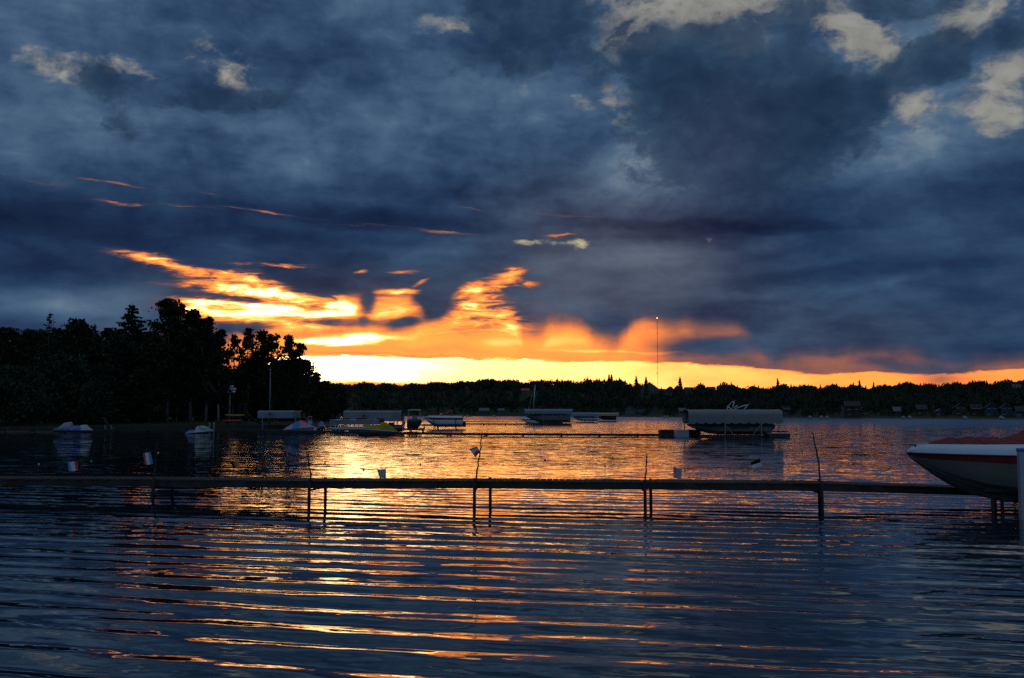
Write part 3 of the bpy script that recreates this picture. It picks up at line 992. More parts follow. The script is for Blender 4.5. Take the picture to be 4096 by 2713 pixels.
def house(px, row, wpx, wall, roof, st, gable, label, Y):
    X = (px - 2048) / FPX * Y
    z = gz(X, Y)
    w = wpx / FPX * Y
    o = thing('lake_house', label, 'house', (X, Y, z), math.atan2(-X, Y) * .6, 'houses on the far shore and hill')
    hw = 2.7 * st + .3
    hw = min(hw, w * .75)
    dp = max(5.0, w * .8)
    b = MB()
    b.box((0, 0, hw / 2 - .6), (w, dp, hw + 1.2))
    rise = (w if gable else dp) * .36
    if gable:
        b.quad((-w / 2, -dp / 2 - .001, hw), (w / 2, -dp / 2 - .001, hw), (0, -dp / 2 - .001, hw + rise))
        b.quad((-w / 2, dp / 2 + .001, hw), (w / 2, dp / 2 + .001, hw), (0, dp / 2 + .001, hw + rise))
    b.build('wall', M[wall], o)
    r = MB()
    e = .5
    th = .25
    if gable:
        for s in (-1, 1):
            xe = s * (w / 2 + e)
            ze = hw - e * rise / (w / 2)
            r.loft([[(xe, y, ze), (0, y, hw + rise), (0, y, hw + rise + th), (xe, y, ze + th)] for y in (-dp / 2 - e, dp / 2 + e)], True, True)
    else:
        for s in (-1, 1):
            ye = s * (dp / 2 + e)
            ze = hw - e * rise / (dp / 2)
            r.loft([[(x, ye, ze), (x, 0, hw + rise), (x, 0, hw + rise + th), (x, ye, ze + th)] for x in (-w / 2 - e, w / 2 + e)], True, True)
    ro = r.build('roof', M[roof], o)
    MB().box((w * .22, dp * .12, hw + rise * .85), (.7, .7, 1.5)).build('chimney', M['wall_b'], ro)
    n = max(2, int(w / 2.6))
    for s in range(st):
        for i in range(n):
            x = (i + .5) / n * w - w / 2
            if s == 0 and i == n // 2:
                MB().box((x, -dp / 2 - .03, 1.05), (1.0, .08, 2.1)).build('door', M['wall_b'], o)
                continue
            wo_ = MB().box((x, -dp / 2 - .03, 1.5 + 2.6 * s if hw > 2.6 else hw * .55), (1.15, .09, min(1.2, hw * .45))).build('window', M['window'], o)
            MB().box((x, -dp / 2 - .06, (1.5 + 2.6 * s if hw > 2.6 else hw * .55) - min(1.2, hw * .45) / 2 - .08), (1.4, .16, .12)).build('sill', M['white'], wo_)
    return o


for h_, p_ in zip(HOUSES, HP):
    house(*h_, p_[1])

rng = np.random.default_rng(11)


def conifer_tpl(rng, tiers=6, k=7):
    V, F = [], []
    for i in range(tiers):
        f = i / tiers
        z0 = .06 + .94 * f
        z1 = min(1.0, z0 + 1.5 / tiers)
        r = .19 * (1 - f) ** .9 + .02
        a0 = rng.uniform(0, 6.28)
        b_ = len(V)
        V.append((0, 0, z1))
        for q in range(k):
            rq = r * rng.uniform(.55, 1.25)
            V.append((rq * math.cos(a0 + 6.283 * q / k), rq * math.sin(a0 + 6.283 * q / k), z0 - rng.uniform(0, .05)))
        for q in range(k):
            F.append((b_, b_ + 1 + q, b_ + 1 + (q + 1) % k))
    return np.array(V), np.array(F)


def leafy_tpl(rng, n=58):
    d = rng.normal(size=(n, 3))
    d /= np.linalg.norm(d, axis=1, keepdims=True)
    r = rng.uniform(.45, 1.0, (n, 1))
    c = d * r * np.array([.27, .27, .40]) + np.array([0, 0, .58])
    lob = rng.normal(size=(6, 3)) * np.array([.10, .10, .10])
    c += lob[rng.integers(0, 6, n)]
    V, F4 = leaf_quads(c, .105, rng)
    F = np.concatenate([F4[:, [0, 1, 2]], F4[:, [0, 2, 3]]])
    return V, F


tpls = [conifer_tpl(rng) for _ in range(5)] + [leafy_tpl(rng) for _ in range(6)]
Vs, Fs = [], []
off = 0
N = 15000
cnt = 0
pxs = rng.uniform(1230, 4300, N)
us = rng.uniform(0, 1, N)
for i in range(N):
    px = pxs[i]
    hR, Yr = ridge_h(px)
    # distance beyond the shore, out to a little past the ridge
    Y0 = 415 + 0 * px
    Y = Yr + rng.normal() * 18 if us[i] < .25 else rng.uniform(415, float(Yr) + 60)
    x = (px - 2048) / FPX * Y
    if px < 1500 and Y < 900:
        continue
    HITS = False
    for (hx, hy, hw_) in HP:
        if abs(px - hx) < hw_ * .62 + 5 and Y < hy + 9 and Y > hy - 130:
            HITS = True
            break
    if HITS:
        continue
    Vs.append((x, Y, px))
pts = np.array(Vs)
sd = lake_sd(pts[:, 0], pts[:, 1])
keep = sd > 7
pts, sd = pts[keep], sd[keep]
zz = ground_z(pts[:, 0], pts[:, 1])
VV, FF = [], []
off = 0
for (x, Y, px), z, s in zip(pts, zz, sd):
    con = rng.uniform() < .38
    tpl = tpls[rng.integers(0, 5)] if con else tpls[5 + rng.integers(0, 6)]
    h = (rng.uniform(9, 13.0) if con else rng.uniform(7.5, 12.0)) * (1.0 if s > 35 else .6)
    h *= .92 + .16 * math.sin(px * .021 + 1) * math.sin(px * .0057) + .12 * math.sin(px * .067 + Y * .02)
    h *= min(1.0, max(.62, Y / 1050))
    if con and rng.uniform() < .06:
        h *= 1.2
    wsc = h * (rng.uniform(.8, 1.15) if con else rng.uniform(.9, 1.25))
    a = rng.uniform(0, 6.28)
    ca, sa = math.cos(a), math.sin(a)
    v = tpl[0]
    VV.append(np.stack([(v[:, 0] * ca - v[:, 1] * sa) * wsc + x, (v[:, 0] * sa + v[:, 1] * ca) * wsc + Y, v[:, 2] * h + z - .4], 1))
    FF.append(tpl[1] + off)
    off += len(v)
fo = np_mesh('forest', np.concatenate(VV), np.concatenate(FF), M['forest'])
tag(fo, 'dark mixed forest covering the far hillside', 'forest', kind='stuff')

# taller single trees one can pick out on the skyline
first = None
for i, (px, top) in enumerate([(1712, 1521), (2436, 1492), (2446, 1494), (2545, 1500), (2584, 1503), (2720, 1502), (3437, 1516), (3494, 1524), (3681, 1528), (3700, 1529), (3110, 1508), (3992, 1524)]):
    hR, Yr = ridge_h(px)
    Y = float(Yr) - 14
    X = (px - 2048) / FPX * Y
    z = gz(X, Y)
    h = at(px, top, Y)[2] - z
    o = thing('skyline_spruce', 'small pointed spruce rising above the far ridge treeline', 'tree', (X, Y, z - .3), i * 1.3, 'spruces standing out on the skyline')
    v, f = conifer_tpl(np.random.default_rng(60 + i), 9, 8)
    np_mesh('crown', v * np.array([h * 1.1, h * 1.1, h]), f, M['needle'], o)
    MB().tube([(0, 0, -.3), (0, 0, h * .8)], [.22, .05], 6).build('trunk', M['bark'], o)

# ------------------------------------------------------------------ guyed mast
Ym = 1500.0
X = (2631 - 2048) / FPX * Ym
z0 = gz(X, Ym)
zt = at(2631, 1274, Ym)[2]
o = thing('radio_mast', 'tall thin guyed radio mast behind the far hill, tipped with a small orange lamp', 'mast', (X, Ym, z0))
H = zt - z0
mb = MB()
for q in range(3):
    a = q * 2.0944
    mb.tube([(.42 * math.cos(a), .42 * math.sin(a), 0), (.42 * math.cos(a), .42 * math.sin(a), H)], .10, 5)
nb = int(H / 1.5)
for i in range(nb):
    for q in range(3):
        a, b_ = q * 2.0944, (q + 1) * 2.0944
        z1, z2 = i * H / nb, (i + 1) * H / nb
        mb.tube([(.42 * math.cos(a), .42 * math.sin(a), z1), (.42 * math.cos(b_), .42 * math.sin(b_), z2)], .05, 3, False)
M['mast'] = mat('red oxide steel', (0.16, 0.06, 0.045), .6, .3, .15)
mb.build('lattice', M['mast'], o)
for zf in (.80, .62, .265):
    zc = at(2631, 1274 + (1 - zf) * 0, Ym)[2]
    MB().ball((-.9 if zf < .3 else 0, -.5, H * zf), .95 if zf < .3 else .65, 8, 6).build('antenna_dish' if zf < .3 else 'antenna', M['black'], o, True)
em = bpy.data.materials.new('orange beacon lamp')
em.use_nodes = True
em.node_tree.nodes['Principled BSDF'].inputs['Base Color'].default_value = (.8, .3, .1, 1)
em.node_tree.nodes['Principled BSDF'].inputs['Emission Color'].default_value = (1.0, .42, .16, 1)
em.node_tree.nodes['Principled BSDF'].inputs['Emission Strength'].default_value = 4.0
MB().ball((0, 0, H + .5), .8, 8, 6, 1.3).build('beacon', em, o, True)
for q in range(3):
    a = q * 2.0944 + .5
    mb = MB()
    for zf in (.35, .65, .95):
        mb.tube([(0, 0, H * zf), (55 * math.cos(a), 55 * math.sin(a), -8)], .012, 3, False)
    mb.build('guy_wire', M['mast'], o)


# ------------------------------------------------------------------ near dock
def dock(name, label, cat, nodes, width, thick, post_r, posts, board=.14, gap=.012, mats=None, depth=.9, group=None, fx=None):
    """nodes: front-edge points (x, y, z top); posts: indices of nodes that carry a pair of legs"""
    mats = mats or (M['wood'], M['wood'], M['wood_dark'])
    n0 = nodes[0]
    o = thing(name, label, cat, (n0[0], n0[1], 0), 0, group)
    L = [Vector((x - n0[0], y - n0[1], z)) for x, y, z in nodes]
    dk, bf, bb = MB(), MB(), MB()
    rng = np.random.default_rng(int(abs(n0[0] * 10)) + 3)
    for a, b in zip(L[:-1], L[1:]):
        d = b - a
        ln = d.length
        u = d.normalized()
        p = Vector((-u.y, u.x, 0)).normalized()
        ang = math.atan2(u.y, u.x)
        k = max(1, int(ln / board))
        for i in range(k):
            c = a + d * ((i + .5) / k) + p * (width / 2)
            j = rng.uniform(-.02, .02)
            dk.box((c.x + p.x * j, c.y + p.y * j, c.z - .019 + rng.uniform(-.003, .003)), (ln / k - gap, width + .05, .036), ang)
        for (mb_, off) in ((bf, 0.0), (bb, width)):
            q0, q1 = a + p * off, b + p * off
            h = Vector((0, 0, 1))
            t_ = p * .02
            z0, z1 = -.040, -thick
            sh = u * .006
            mb_.loft([[q0 + sh - t_ + h * z0, q0 + sh + t_ + h * z0, q0 + sh + t_ + h * z1, q0 + sh - t_ + h * z1],
                      [q1 - sh - t_ + h * z0, q1 - sh + t_ + h * z0, q1 - sh + t_ + h * z1, q1 - sh - t_ + h * z1]], True, True)
    dk.build('deck', mats[0], o)
    bf.build('side_beam', mats[1], o)
    bb.build('side_beam', mats[1], o)
    for i in posts:
        a = L[i]
        u = (L[min(i + 1, len(L) - 1)] - L[max(i - 1, 0)]).normalized()
        p = Vector((-u.y, u.x, 0)).normalized()
        for off, sx in ((-.06, 0.0), (width + .06, fx.get(i, .02) if fx else .02)):
            q = a + p * off + u * sx
            MB().tube([(q.x, q.y, -depth), (q.x + .006, q.y, .15), (q.x, q.y, a.z + (.04 if off < 0 else .02))], [post_r * 1.05, post_r, post_r * .92], 9).build('post', mats[2], o, True)
        m_ = MB()
        q0, q1 = a + p * -.06, a + p * (width + .06)
        m_.tube([(q0.x, q0.y, a.z - thick - .04), (q1.x, q1.y, a.z - thick - .04)], post_r * .6, 6)
        m_.build('crossbar', mats[2], o)
    return o


ND = [(-420, 1911, 24.4), (0, 1914, 23.9), (618, 1917, 23.3), (1240, 1924, 22.45), (1898, 1924, 22.2), (2578, 1929, 22.05), (3282, 1933, 21.8), (3800, 1949, 22.1), (4020, 1956, 22.3), (4500, 1970, 22.5)]
dock('wooden_dock', 'long narrow wooden dock on thin posts crossing the whole foreground', 'dock', [at(*q) for q in ND], .92, .165, .036, [0, 2, 3, 4, 5, 6, 9], fx={2: -.10, 3: .02, 4: .27, 5: .21, 6: .27})
# the right end of the dock drops lower and shows its landing leg behind the boat

# bare sticks lashed to the dock posts
STK = [(618, 23.2, [(0, 1990), (2, 1900), (4, 1830), (10, 1773)], 'bare stick near the left end of the dock, leftmost of the five sticks'),
       (1240, 22.35, [(0, 2000), (2, 1900), (-4, 1860), (-8, 1830), (-6, 1803)], 'thin bare stick against the brightest golden reflection'),
       (1902, 22.1, [(-4, 2000), (4, 1905), (12, 1850), (22, 1790), (26, 1726)], 'tallest leaning stick, in the middle of the dock beside the green white red flag'),
       (2582, 21.95, [(-1, 1990), (0, 1910), (3, 1870), (5, 1815)], 'short straight stick left of the striped starry flag'),
       (3276, 21.7, [(7, 2000), (4, 1920), (-4, 1840), (-14, 1790), (-22, 1750), (-24, 1732)], 'crooked forked stick at the right, between the dock and the moored motorboat')]
for (px, Y, pp, lab) in STK:
    b0 = at(px + pp[0][0], pp[0][1], Y)
    o = thing('bare_stick', lab, 'stick', b0, 0, 'bare sticks lashed to the dock')
    P3 = [Vector(at(px + dx, y, Y)) - Vector(b0) for dx, y in pp]
    mb = MB()
    n = len(P3)
    fine, rad = [], []
    rg = np.random.default_rng(px)
    for i in range(n - 1):
        for q in range(4):
            f = q / 4
            fine.append(P3[i].lerp(P3[i + 1], f) + Vector((rg.normal() * .006, rg.normal() * .006, 0)))
            rad.append(.021 - .011 * (i + f) / (n - 1) + abs(rg.normal()) * .0015)
    fine.append(P3[-1])
    rad.append(.009)
    mb.tube(fine, rad, 7)
    mb.build('stem', M['bark_stick'], o, True)
    tw = MB()
    a = fine[int(len(fine) * .72)]
    for s in ((-1,) if px == 3276 else (1,)):
        tw.tube([a, a + Vector((.035 * s, -.01, .03))], [.009, .004], 5)
        e = fine[-2]
        tw.tube([e, e + Vector((-.05 * s if px != 3276 else -.035, 0, .05))], [.007, .003], 5)
    tw.build('twig', M['bark_stick'], o)
    lash = MB()
    zl = Vector(at(px, 1935, Y)) - Vector(b0)
    c = min(fine, key=lambda q: abs(q.z - zl.z))
    for k in range(3):
        lash.tube([c + Vector((math.cos(w_) * .03, math.sin(w_) * .03, .012 * k)) for w_ in np.linspace(0, 6.28, 9)], .004, 4, False)
    lash.build('lashing', M['navy'], o)

# ------------------------------------------------------------------ string of little bulbs and flags
WIRE = [(-300, 1856), (60, 1880), (290, 1846), (366, 1842), (480, 1832), (590, 1806), (622, 1798), (633, 1806), (800, 1852), (930, 1845), (982, 1845), (1124, 1836), (1234, 1826),
        (1300, 1846), (1455, 1877), (1515, 1876), (1681, 1855), (1800, 1822), (1893, 1788), (1925, 1772), (2050, 1806), (2300, 1858), (2480, 1862), (2585, 1845), (2715, 1868), (2739, 1876),
        (2860, 1872), (2957, 1857), (3020, 1838), (3150, 1802), (3255, 1768)]


def wireY(px):
    return float(np.interp(px, [-300, 618, 1240, 1902, 2582, 3276], [24.3, 23.2, 22.3, 22.05, 21.9, 21.65])) - .03


wp = [Vector(at(px, y, wireY(px))) for px, y in WIRE]
o = thing('string_light', 'thin sagging wire of small coloured bulbs strung between the sticks above the dock', 'string light', wp[0])
sm = []
for i in range(len(wp) - 1):
    p0, p1, p2, p3 = wp[max(i - 1, 0)], wp[i], wp[i + 1], wp[min(i + 2, len(wp) - 1)]
    for q in range(5):
        u = q / 5
        sm.append(.5 * ((2 * p1) + (p2 - p0) * u + (2 * p0 - 5 * p1 + 4 * p2 - p3) * u * u + (3 * p1 - p0 - 3 * p2 + p3) * u ** 3) - wp[0])
sm.append(wp[-1] - wp[0])
MB().tube(sm, .0022, 4, False).build('wire', M['black'], o)
for (px, y, m_) in [(366, 1846, 'bulb_g'), (633, 1813, 'bulb_y'), (982, 1849, 'bulb_r'), (1124, 1841, 'bulb_r'), (1300, 1851, 'bulb_g'), (1455, 1882, 'bulb_g'), (1681, 1860, 'bulb_g'),
                    (2739, 1881, 'bulb_g'), (2957, 1863, 'bulb_y'), (155, 1858, 'bulb_y'), (2180, 1842, 'bulb_r'), (2420, 1866, 'bulb_g')]:
    c = Vector(at(px, y, wireY(px))) - wp[0]
    bo = MB().ball(c, .021, 9, 6, 1.35).build('bulb', M[m_], o, True)
    MB().tube([c + Vector((0, 0, .02)), c + Vector((0, 0, .045))], .010, 6).build('socket', M['black'], bo)


def cloth_mat(name, col, tr=.35):
    m = bpy.data.materials.new(name)
    m.use_nodes = True
    t = NT(m.node_tree)
    b = t.n['Principled BSDF']
    tcn = t.n.new('ShaderNodeTexCoord').outputs['Object']
    f, _ = t.noise(tcn, 40, 3, .6)
    c = t.ramp(f, [(.3, tuple(x * .85 for x in col) + (1,)), (.7, tuple(min(1, x * 1.1) for x in col) + (1,))])
    t.l.new(c, b.inputs['Base Color'])
    b.inputs['Roughness'].default_value = .9
    b.inputs['Specular IOR Level'].default_value = .1
    tl = t.n.new('ShaderNodeBsdfTranslucent')
    t.l.new(c, tl.inputs[0])
    mx = t.n.new('ShaderNodeMixShader')
    mx.inputs[0].default_value = tr
    t.l.new(b.outputs[0], mx.inputs[1])
    t.l.new(tl.outputs[0], mx.inputs[2])
    t.l.new(mx.outputs[0], t.n['Material Output'].inputs[0])
    return m


FM = dict(b=cloth_mat('pale blue cloth', (.16, .46, .70)), w=cloth_mat('white cloth', (.80, .79, .82)), r=cloth_mat('red cloth', (.80, .12, .10)), k=cloth_mat('black cloth', (.012, .012, .014), .1),
          y=cloth_mat('gold cloth', (.70, .45, .05)), g=cloth_mat('green cloth', (.04, .22, .14)), s=cloth_mat('grey blue cloth', (.30, .36, .52)), p=cloth_mat('dull pink cloth', (.72, .40, .38)), c=cloth_mat('grey cloth', (.34, .34, .35)))


def flag(label, quad, stripes, across, seed):
    """quad: photo corners TL, TR, BR, BL; across 'u' = stripes side by side, 'v' = stacked; or a grid of colour letters"""
    Y = wireY(quad[0][0]) - .012
    P4 = [Vector(at(x, y, Y)) for x, y in quad]
    o0 = (P4[0] + P4[1]) / 2
    rg = np.random.default_rng(seed)
    nu, nv = 13, 12
    keys = sorted(set(''.join(stripes)))
    mb = MB()
    ph = rg.uniform(0, 6)

    def pt(u, v):
        top = P4[0].lerp(P4[1], u)
        bot = P4[3].lerp(P4[2], u)
        p = top.lerp(bot, v) - o0
        return p + Vector((0, .022 * math.sin(5.2 * u + ph + 1.2 * v) * (.25 + v), .006 * math.sin(6 * u + ph) * v))
    for i in range(nu):
        for j in range(nv):
            u, v = (i + .5) / nu, (j + .5) / nv
            if across == 'u':
                ch = stripes[min(int(u * len(stripes)), len(stripes) - 1)]
            elif across == 'v':
                ch = stripes[min(int(v * len(stripes)), len(stripes) - 1)]
            else:
                ch = stripes[min(int(v * len(stripes)), len(stripes) - 1)][i]
            mb.mat(keys.index(ch)).quad(pt(i / nu, j / nv), pt((i + 1) / nu, j / nv), pt((i + 1) / nu, (j + 1) / nv), pt(i / nu, (j + 1) / nv))
    o = mb.build('small_flag', [FM[k] for k in keys], None, True)
    o.location = o0
    tag(o, label, 'flag', 'small flags hanging from the wire')
    md = o.modifiers.new('cloth thickness', 'SOLIDIFY')
    md.thickness = .0015
    return o


flag('small tricolour flag with pale blue on the left, leftmost of all flags', [(270, 1849), (308, 1845), (314, 1884), (278, 1885)], 'bwr', 'u', 1)
flag('small tricolour flag with red on the left and blue on the right', [(570, 1815), (602, 1809), (611, 1857), (580, 1860)], 'rwb', 'u', 2)
flag('small black, red and gold flag over the edge of the orange reflection', [(919, 1846), (955, 1846), (960, 1871), (931, 1874)], 'kkkkrrrrryyyy', 'u', 3)
flag('pale grey and white striped flag backlit by the golden water', [(1508, 1879), (1544, 1876), (1545, 1914), (1519, 1914)], ['wccwwccwwccww'], 'g', 4)
flag('tilted green, white and red flag beside the tallest stick', [(1877, 1797), (1909, 1786), (1921, 1808), (1902, 1829)], 'ggwwwwwrrrrr', 'v', 5)
US = ['sssssrwrwrwrw'] * 4 + ['wrwrwrwrwrwrw'] * 4
flag('small striped flag with a blue canton, right of the short straight stick', [(2693, 1868), (2730, 1877), (2724, 1921), (2692, 1908)], US, 'g', 6)
flag('small flag with a slanted black band over white and dull pink, rightmost flag', [(3002, 1849), (3039, 1835), (3052, 1882), (3011, 1886)], 'kkkkwwwwpppp', 'v', 7)


# ------------------------------------------------------------------ motorboat builder
def interp(tab, t):
    a = np.array(tab, float)
    return [float(np.interp(t, a[:, 0], a[:, k])) for k in range(1, a.shape[1])]


def boat_shell(o, tab, ts, mats, strakes=True, names=('hull', 'stripe', 'topside', 'foredeck')):
    """tab rows: t from bow, half beam, keel z, chine half width, chine z, stripe bottom z, sheer z, deck edge half width, deck edge z, crown z
       local axis: bow at x=0, stern towards +x"""
    Vw = [interp(tab, t) for t in ts]
    hull, stripe, top, deck, rub, stk = MB(), MB(), MB(), MB(), MB(), MB()
    hr, sr, tr_, dr, rr_, kr = [], [], [], [], [], []
    for t, (hb, kz, cw, cz, bz, sz, dw, dz, cr) in zip(ts, Vw):
        f = (bz - cz) / max(sz - cz, 1e-4)
        bw = cw + (hb - cw) * f
        half = [(0, kz), (cw * .5, kz + (cz - kz) * .48), (cw, cz), (cw + .012, cz + .012), (cw + (bw - cw) * .5 + .012, (cz + bz) / 2), (bw, bz)]
        hr.append([(t, -y, z) for y, z in reversed(half)] + [(t, y, z) for y, z in half[1:]])
        for s, L_ in ((-1, sr), (1, kr)):
            pass
        sr.append([(t, -bw - .003, bz), (t, -hb - .003, sz)])
        kr.append([(t, bw + .003, bz), (t, hb + .003, sz)])
        tr_.append([(t, -hb, sz), (t, -hb + .02, sz + (dz - sz) * .55), (t, -dw - .03, dz - .015), (t, -dw, dz)])
        dr.append([(t, -dw, dz), (t, -dw * .5, dz + (cr - dz) * .75), (t, 0, cr), (t, dw * .5, dz + (cr - dz) * .75), (t, dw, dz)])
    hull.loft(hr)
    # transom
    hull.f.append(tuple(len(hull.v) - len(hr[-1]) + i for i in range(len(hr[-1]))))
    hull.fm.append(0)
    stripe.loft(sr).loft(kr)
    top.loft(tr_).loft([[(x, -y, z) for x, y, z in r] for r in tr_])
    deck.loft(dr)
    hull.build(names[0], mats[0], o, True)
    stripe.build(names[1], mats[1], o, True)
    top.build(names[2], mats[2], o, True)
    deck.build(names[3], mats[3], o, True)
    rail = MB()
    for s in (-1, 1):
        rail.tube([(t, s * (v[0] + .008), v[5] + .004) for t, v in zip(ts, Vw)], .016, 6)
    rail.build('rub_rail', M['black'], o, True)
    if strakes:
        k = MB()
        for fr in (.38, .72):
            for s in (-1, 1):
                k.tube([(t, s * (v[2] * fr + .006), v[1] + (v[3] - v[1]) * fr - .006) for t, v in zip(ts[2:], Vw[2:])], .013, 5)
        k.build('strake', mats[0], o, True)
    return Vw


# ------------------------------------------------------------------ the red and white motorboat at the right
NB = [(0.00, .015, 1.215, .010, 1.217, 1.218, 1.225, .010, 1.232, 1.235),
      (0.06, .12, 1.15, .05, 1.16, 1.175, 1.225, .07, 1.30, 1.31),
      (0.17, .27, 1.06, .12, 1.09, 1.14, 1.224, .19, 1.35, 1.36),
      (0.35, .46, .91, .25, .99, 1.12, 1.222, .37, 1.385, 1.405),
      (0.57, .64, .745, .42, .88, 1.105, 1.220, .55, 1.40, 1.43),
      (0.83, .79, .585, .58, .775, 1.095, 1.216, .69, 1.412, 1.45),
      (1.29, .97, .375, .79, .645, 1.070, 1.210, .86, 1.42, 1.47),
      (1.97, 1.12, .225, .97, .555, 1.035, 1.200, 1.00, 1.43, 1.49),
      (3.00, 1.20, .165, 1.06, .50, 1.00, 1.185, 1.08, 1.45, 1.50),
      (6.50, 1.18, .16, 1.06, .46, .97, 1.15, 1.06, 1.45, 1.48)]
BX, BY, _ = at(3627, 1813, 20.8)
ANG = R(-2.0)
nb = thing('motorboat', 'white motorboat with dark red stripe and maroon covers, lifted at the right edge', 'motorboat', (BX, BY, -.02), ANG)
ts = [0, .03, .06, .11, .17, .25, .35, .45, .57, .7, .83, 1.05, 1.29, 1.6, 1.97, 2.4, 3.0, 4.0, 5.2, 6.5]
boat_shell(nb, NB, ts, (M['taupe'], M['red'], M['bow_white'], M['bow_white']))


def cover(name, tab, parent, m, n=9, sag=.0):
    """tab rows: t, half width, edge z, ridge z, and the ridge sits peaked like stretched canvas"""
    tt = []
    for a, b in zip(tab[:-1], tab[1:]):
        for q in range(4):
            tt.append(a[0] + (b[0] - a[0]) * q / 4)
    tt.append(tab[-1][0])
    rings = []
    for t in tt:
        hw, ez, rz = interp(tab, t)
        ring = []
        for i in range(-n, n + 1):
            u = i / n
            prof = 1 - abs(u) ** 1.7
            fold = .012 * math.sin(9 * u + t * 5) * (1 - abs(u))
            ring.append((t, u * hw, ez + (rz - ez) * prof + fold))
        rings.append([(t, -hw - .01, ez - .07)] + ring + [(t, hw + .01, ez - .07)])
    return MB().loft(rings, False).build(name, m, parent, True)


cover('bow_cover', [(.36, .12, 1.395, 1.40), (.55, .36, 1.41, 1.45), (.90, .60, 1.425, 1.545), (1.10, .72, 1.43, 1.525), (1.28, .80, 1.435, 1.545), (1.75, .92, 1.44, 1.54), (2.00, .96, 1.445, 1.505), (2.12, .98, 1.447, 1.49)], nb, M['maroon'])
cover('cockpit_cover', [(2.06, .90, 1.46, 1.50), (2.42, .96, 1.47, 1.66), (2.9, .98, 1.48, 1.98), (3.2, .98, 1.48, 2.02), (4.4, 1.0, 1.48, 1.85), (6.3, .98, 1.47, 1.62)], nb, M['maroon'])
sp_ = MB()                       # stitched seams and hold-down straps of the covers
for t_, hw_, ez_, rz_ in ((.90, .60, 1.425, 1.545), (1.28, .80, 1.435, 1.545), (1.75, .92, 1.44, 1.54)):
    sp_.tube([(t_, u * hw_, ez_ + (rz_ - ez_) * (1 - abs(u) ** 1.7) + .012 * math.sin(9 * u + t_ * 5) * (1 - abs(u)) + .004) for u in np.linspace(-1, 1, 19)], .008, 5, False)
    for s in (-1, 1):
        sp_.tube([(t_, s * (hw_ + .01), ez_ - .06), (t_ + .02, s * (hw_ + .10), ez_ - .16)], .008, 5)
sp_.build('cover_strap', M['black'], nb, True)
cl = MB()
for s in (-1, 1):
    cl.tube([(2.04, s * .99, 1.475), (2.20, s * .99, 1.475)], .018, 7)
    cl.tube([(2.08, s * .99, 1.43), (2.08, s * .99, 1.475)], .014, 6).tube([(2.16, s * .99, 1.43), (2.16, s * .99, 1.475)], .014, 6)
cl.build('cleat', M['alu'], nb, True)
MB().ball((.17, -.02, 1.375), .026, 8, 5, .8).build('bow_light', M['navy'], nb, True)
MB().tube([(.34, 0, 1.41), (.46, 0, 1.43)], .012, 6).build('bow_eye', M['alu'], nb, True)
# blurred registration marks: dark blocks on the bow side, no readable characters in the photo
rg = MB()
for i, (a, w_) in enumerate([(1.90, .055), (1.975, .035), (2.03, .05), (2.10, .05), (2.17, .05)]):
    for s in (-1,):
        v0, v1 = interp(NB, a), interp(NB, a + w_)
        q = []
        for t_, v in ((a, v0), (a + w_, v1)):
            for f in (.30, .52):
                z = v[3] + (v[4] - v[3]) * f
                y = v[2] + (v[0] - v[2]) * f * ((v[4] - v[3]) / (v[5] - v[3])) + .016
                q.append((t_, -y, z))
        rg.quad(q[0], q[2], q[3], q[1])
rg.build('registration_mark', M['navy'], nb)
MB().box((6.62, 0, .62), (.26, .5, .8), bev=.05).build('stern_drive', M['black'], nb)

# its lift
lx, ly, _ = at(4089, 1950, 19.3)
lf = thing('boat_lift', 'pale metal lift post with a blue cap beside the red and white motorboat', 'boat lift', (lx, ly, 0), ANG)
ztop = at(4089, 1803, 19.3)[2]
for (dx, dy) in ((0, 0), (3.4, 0), (1.3, 3.1), (3.4, 3.1)):
    pt_ = MB().box((dx, dy, ztop / 2 - .6), (.11, .11, ztop + 1.2), bev=.012).build('post', M['dull_white'], lf)
    MB().box((dx, dy, ztop + .012), (.13, .13, .075), bev=.015).build('cap', M['blue'], pt_)
for dx in (1.3, 3.4):
    MB().box((dx, 1.55, .05), (.10, 3.0, .12)).build('cross_beam', M['alu'], lf)
for dy in (.75, 2.35):
    bk = MB().box(((1.6, dy, .50) if dy < 1 else (2.2, dy, .50)), ((4.0 if dy < 1 else 3.0), .16, .12), bev=.03).build('bunk', M['black'], lf)
for dy in (.75, 2.35):
    for dx in ((-.24, -.06, 3.4) if dy < 1 else (.5, 3.4)):
        MB().tube([(dx, dy, -.5), (dx, dy, .46)], .035, 7).build('bunk_leg', M['wood_dark'], lf)


# ------------------------------------------------------------------ canopies on lifts
def canopy_section(w, h, n=9, r=.42):
    pts = []
    r = min(r, w * .3)
    pts.append((-w / 2, 0))
    pts.append((-w / 2, h - r))
    for i in range(1, n):
        a = math.pi * (1 - .5 * i / n)
        pts.append((-w / 2 + r + r * math.cos(a), h - r + r * math.sin(a)))
    pts.append((0, h + .10))
    return pts + [(-y, z) for y, z in reversed(pts[:-1])]


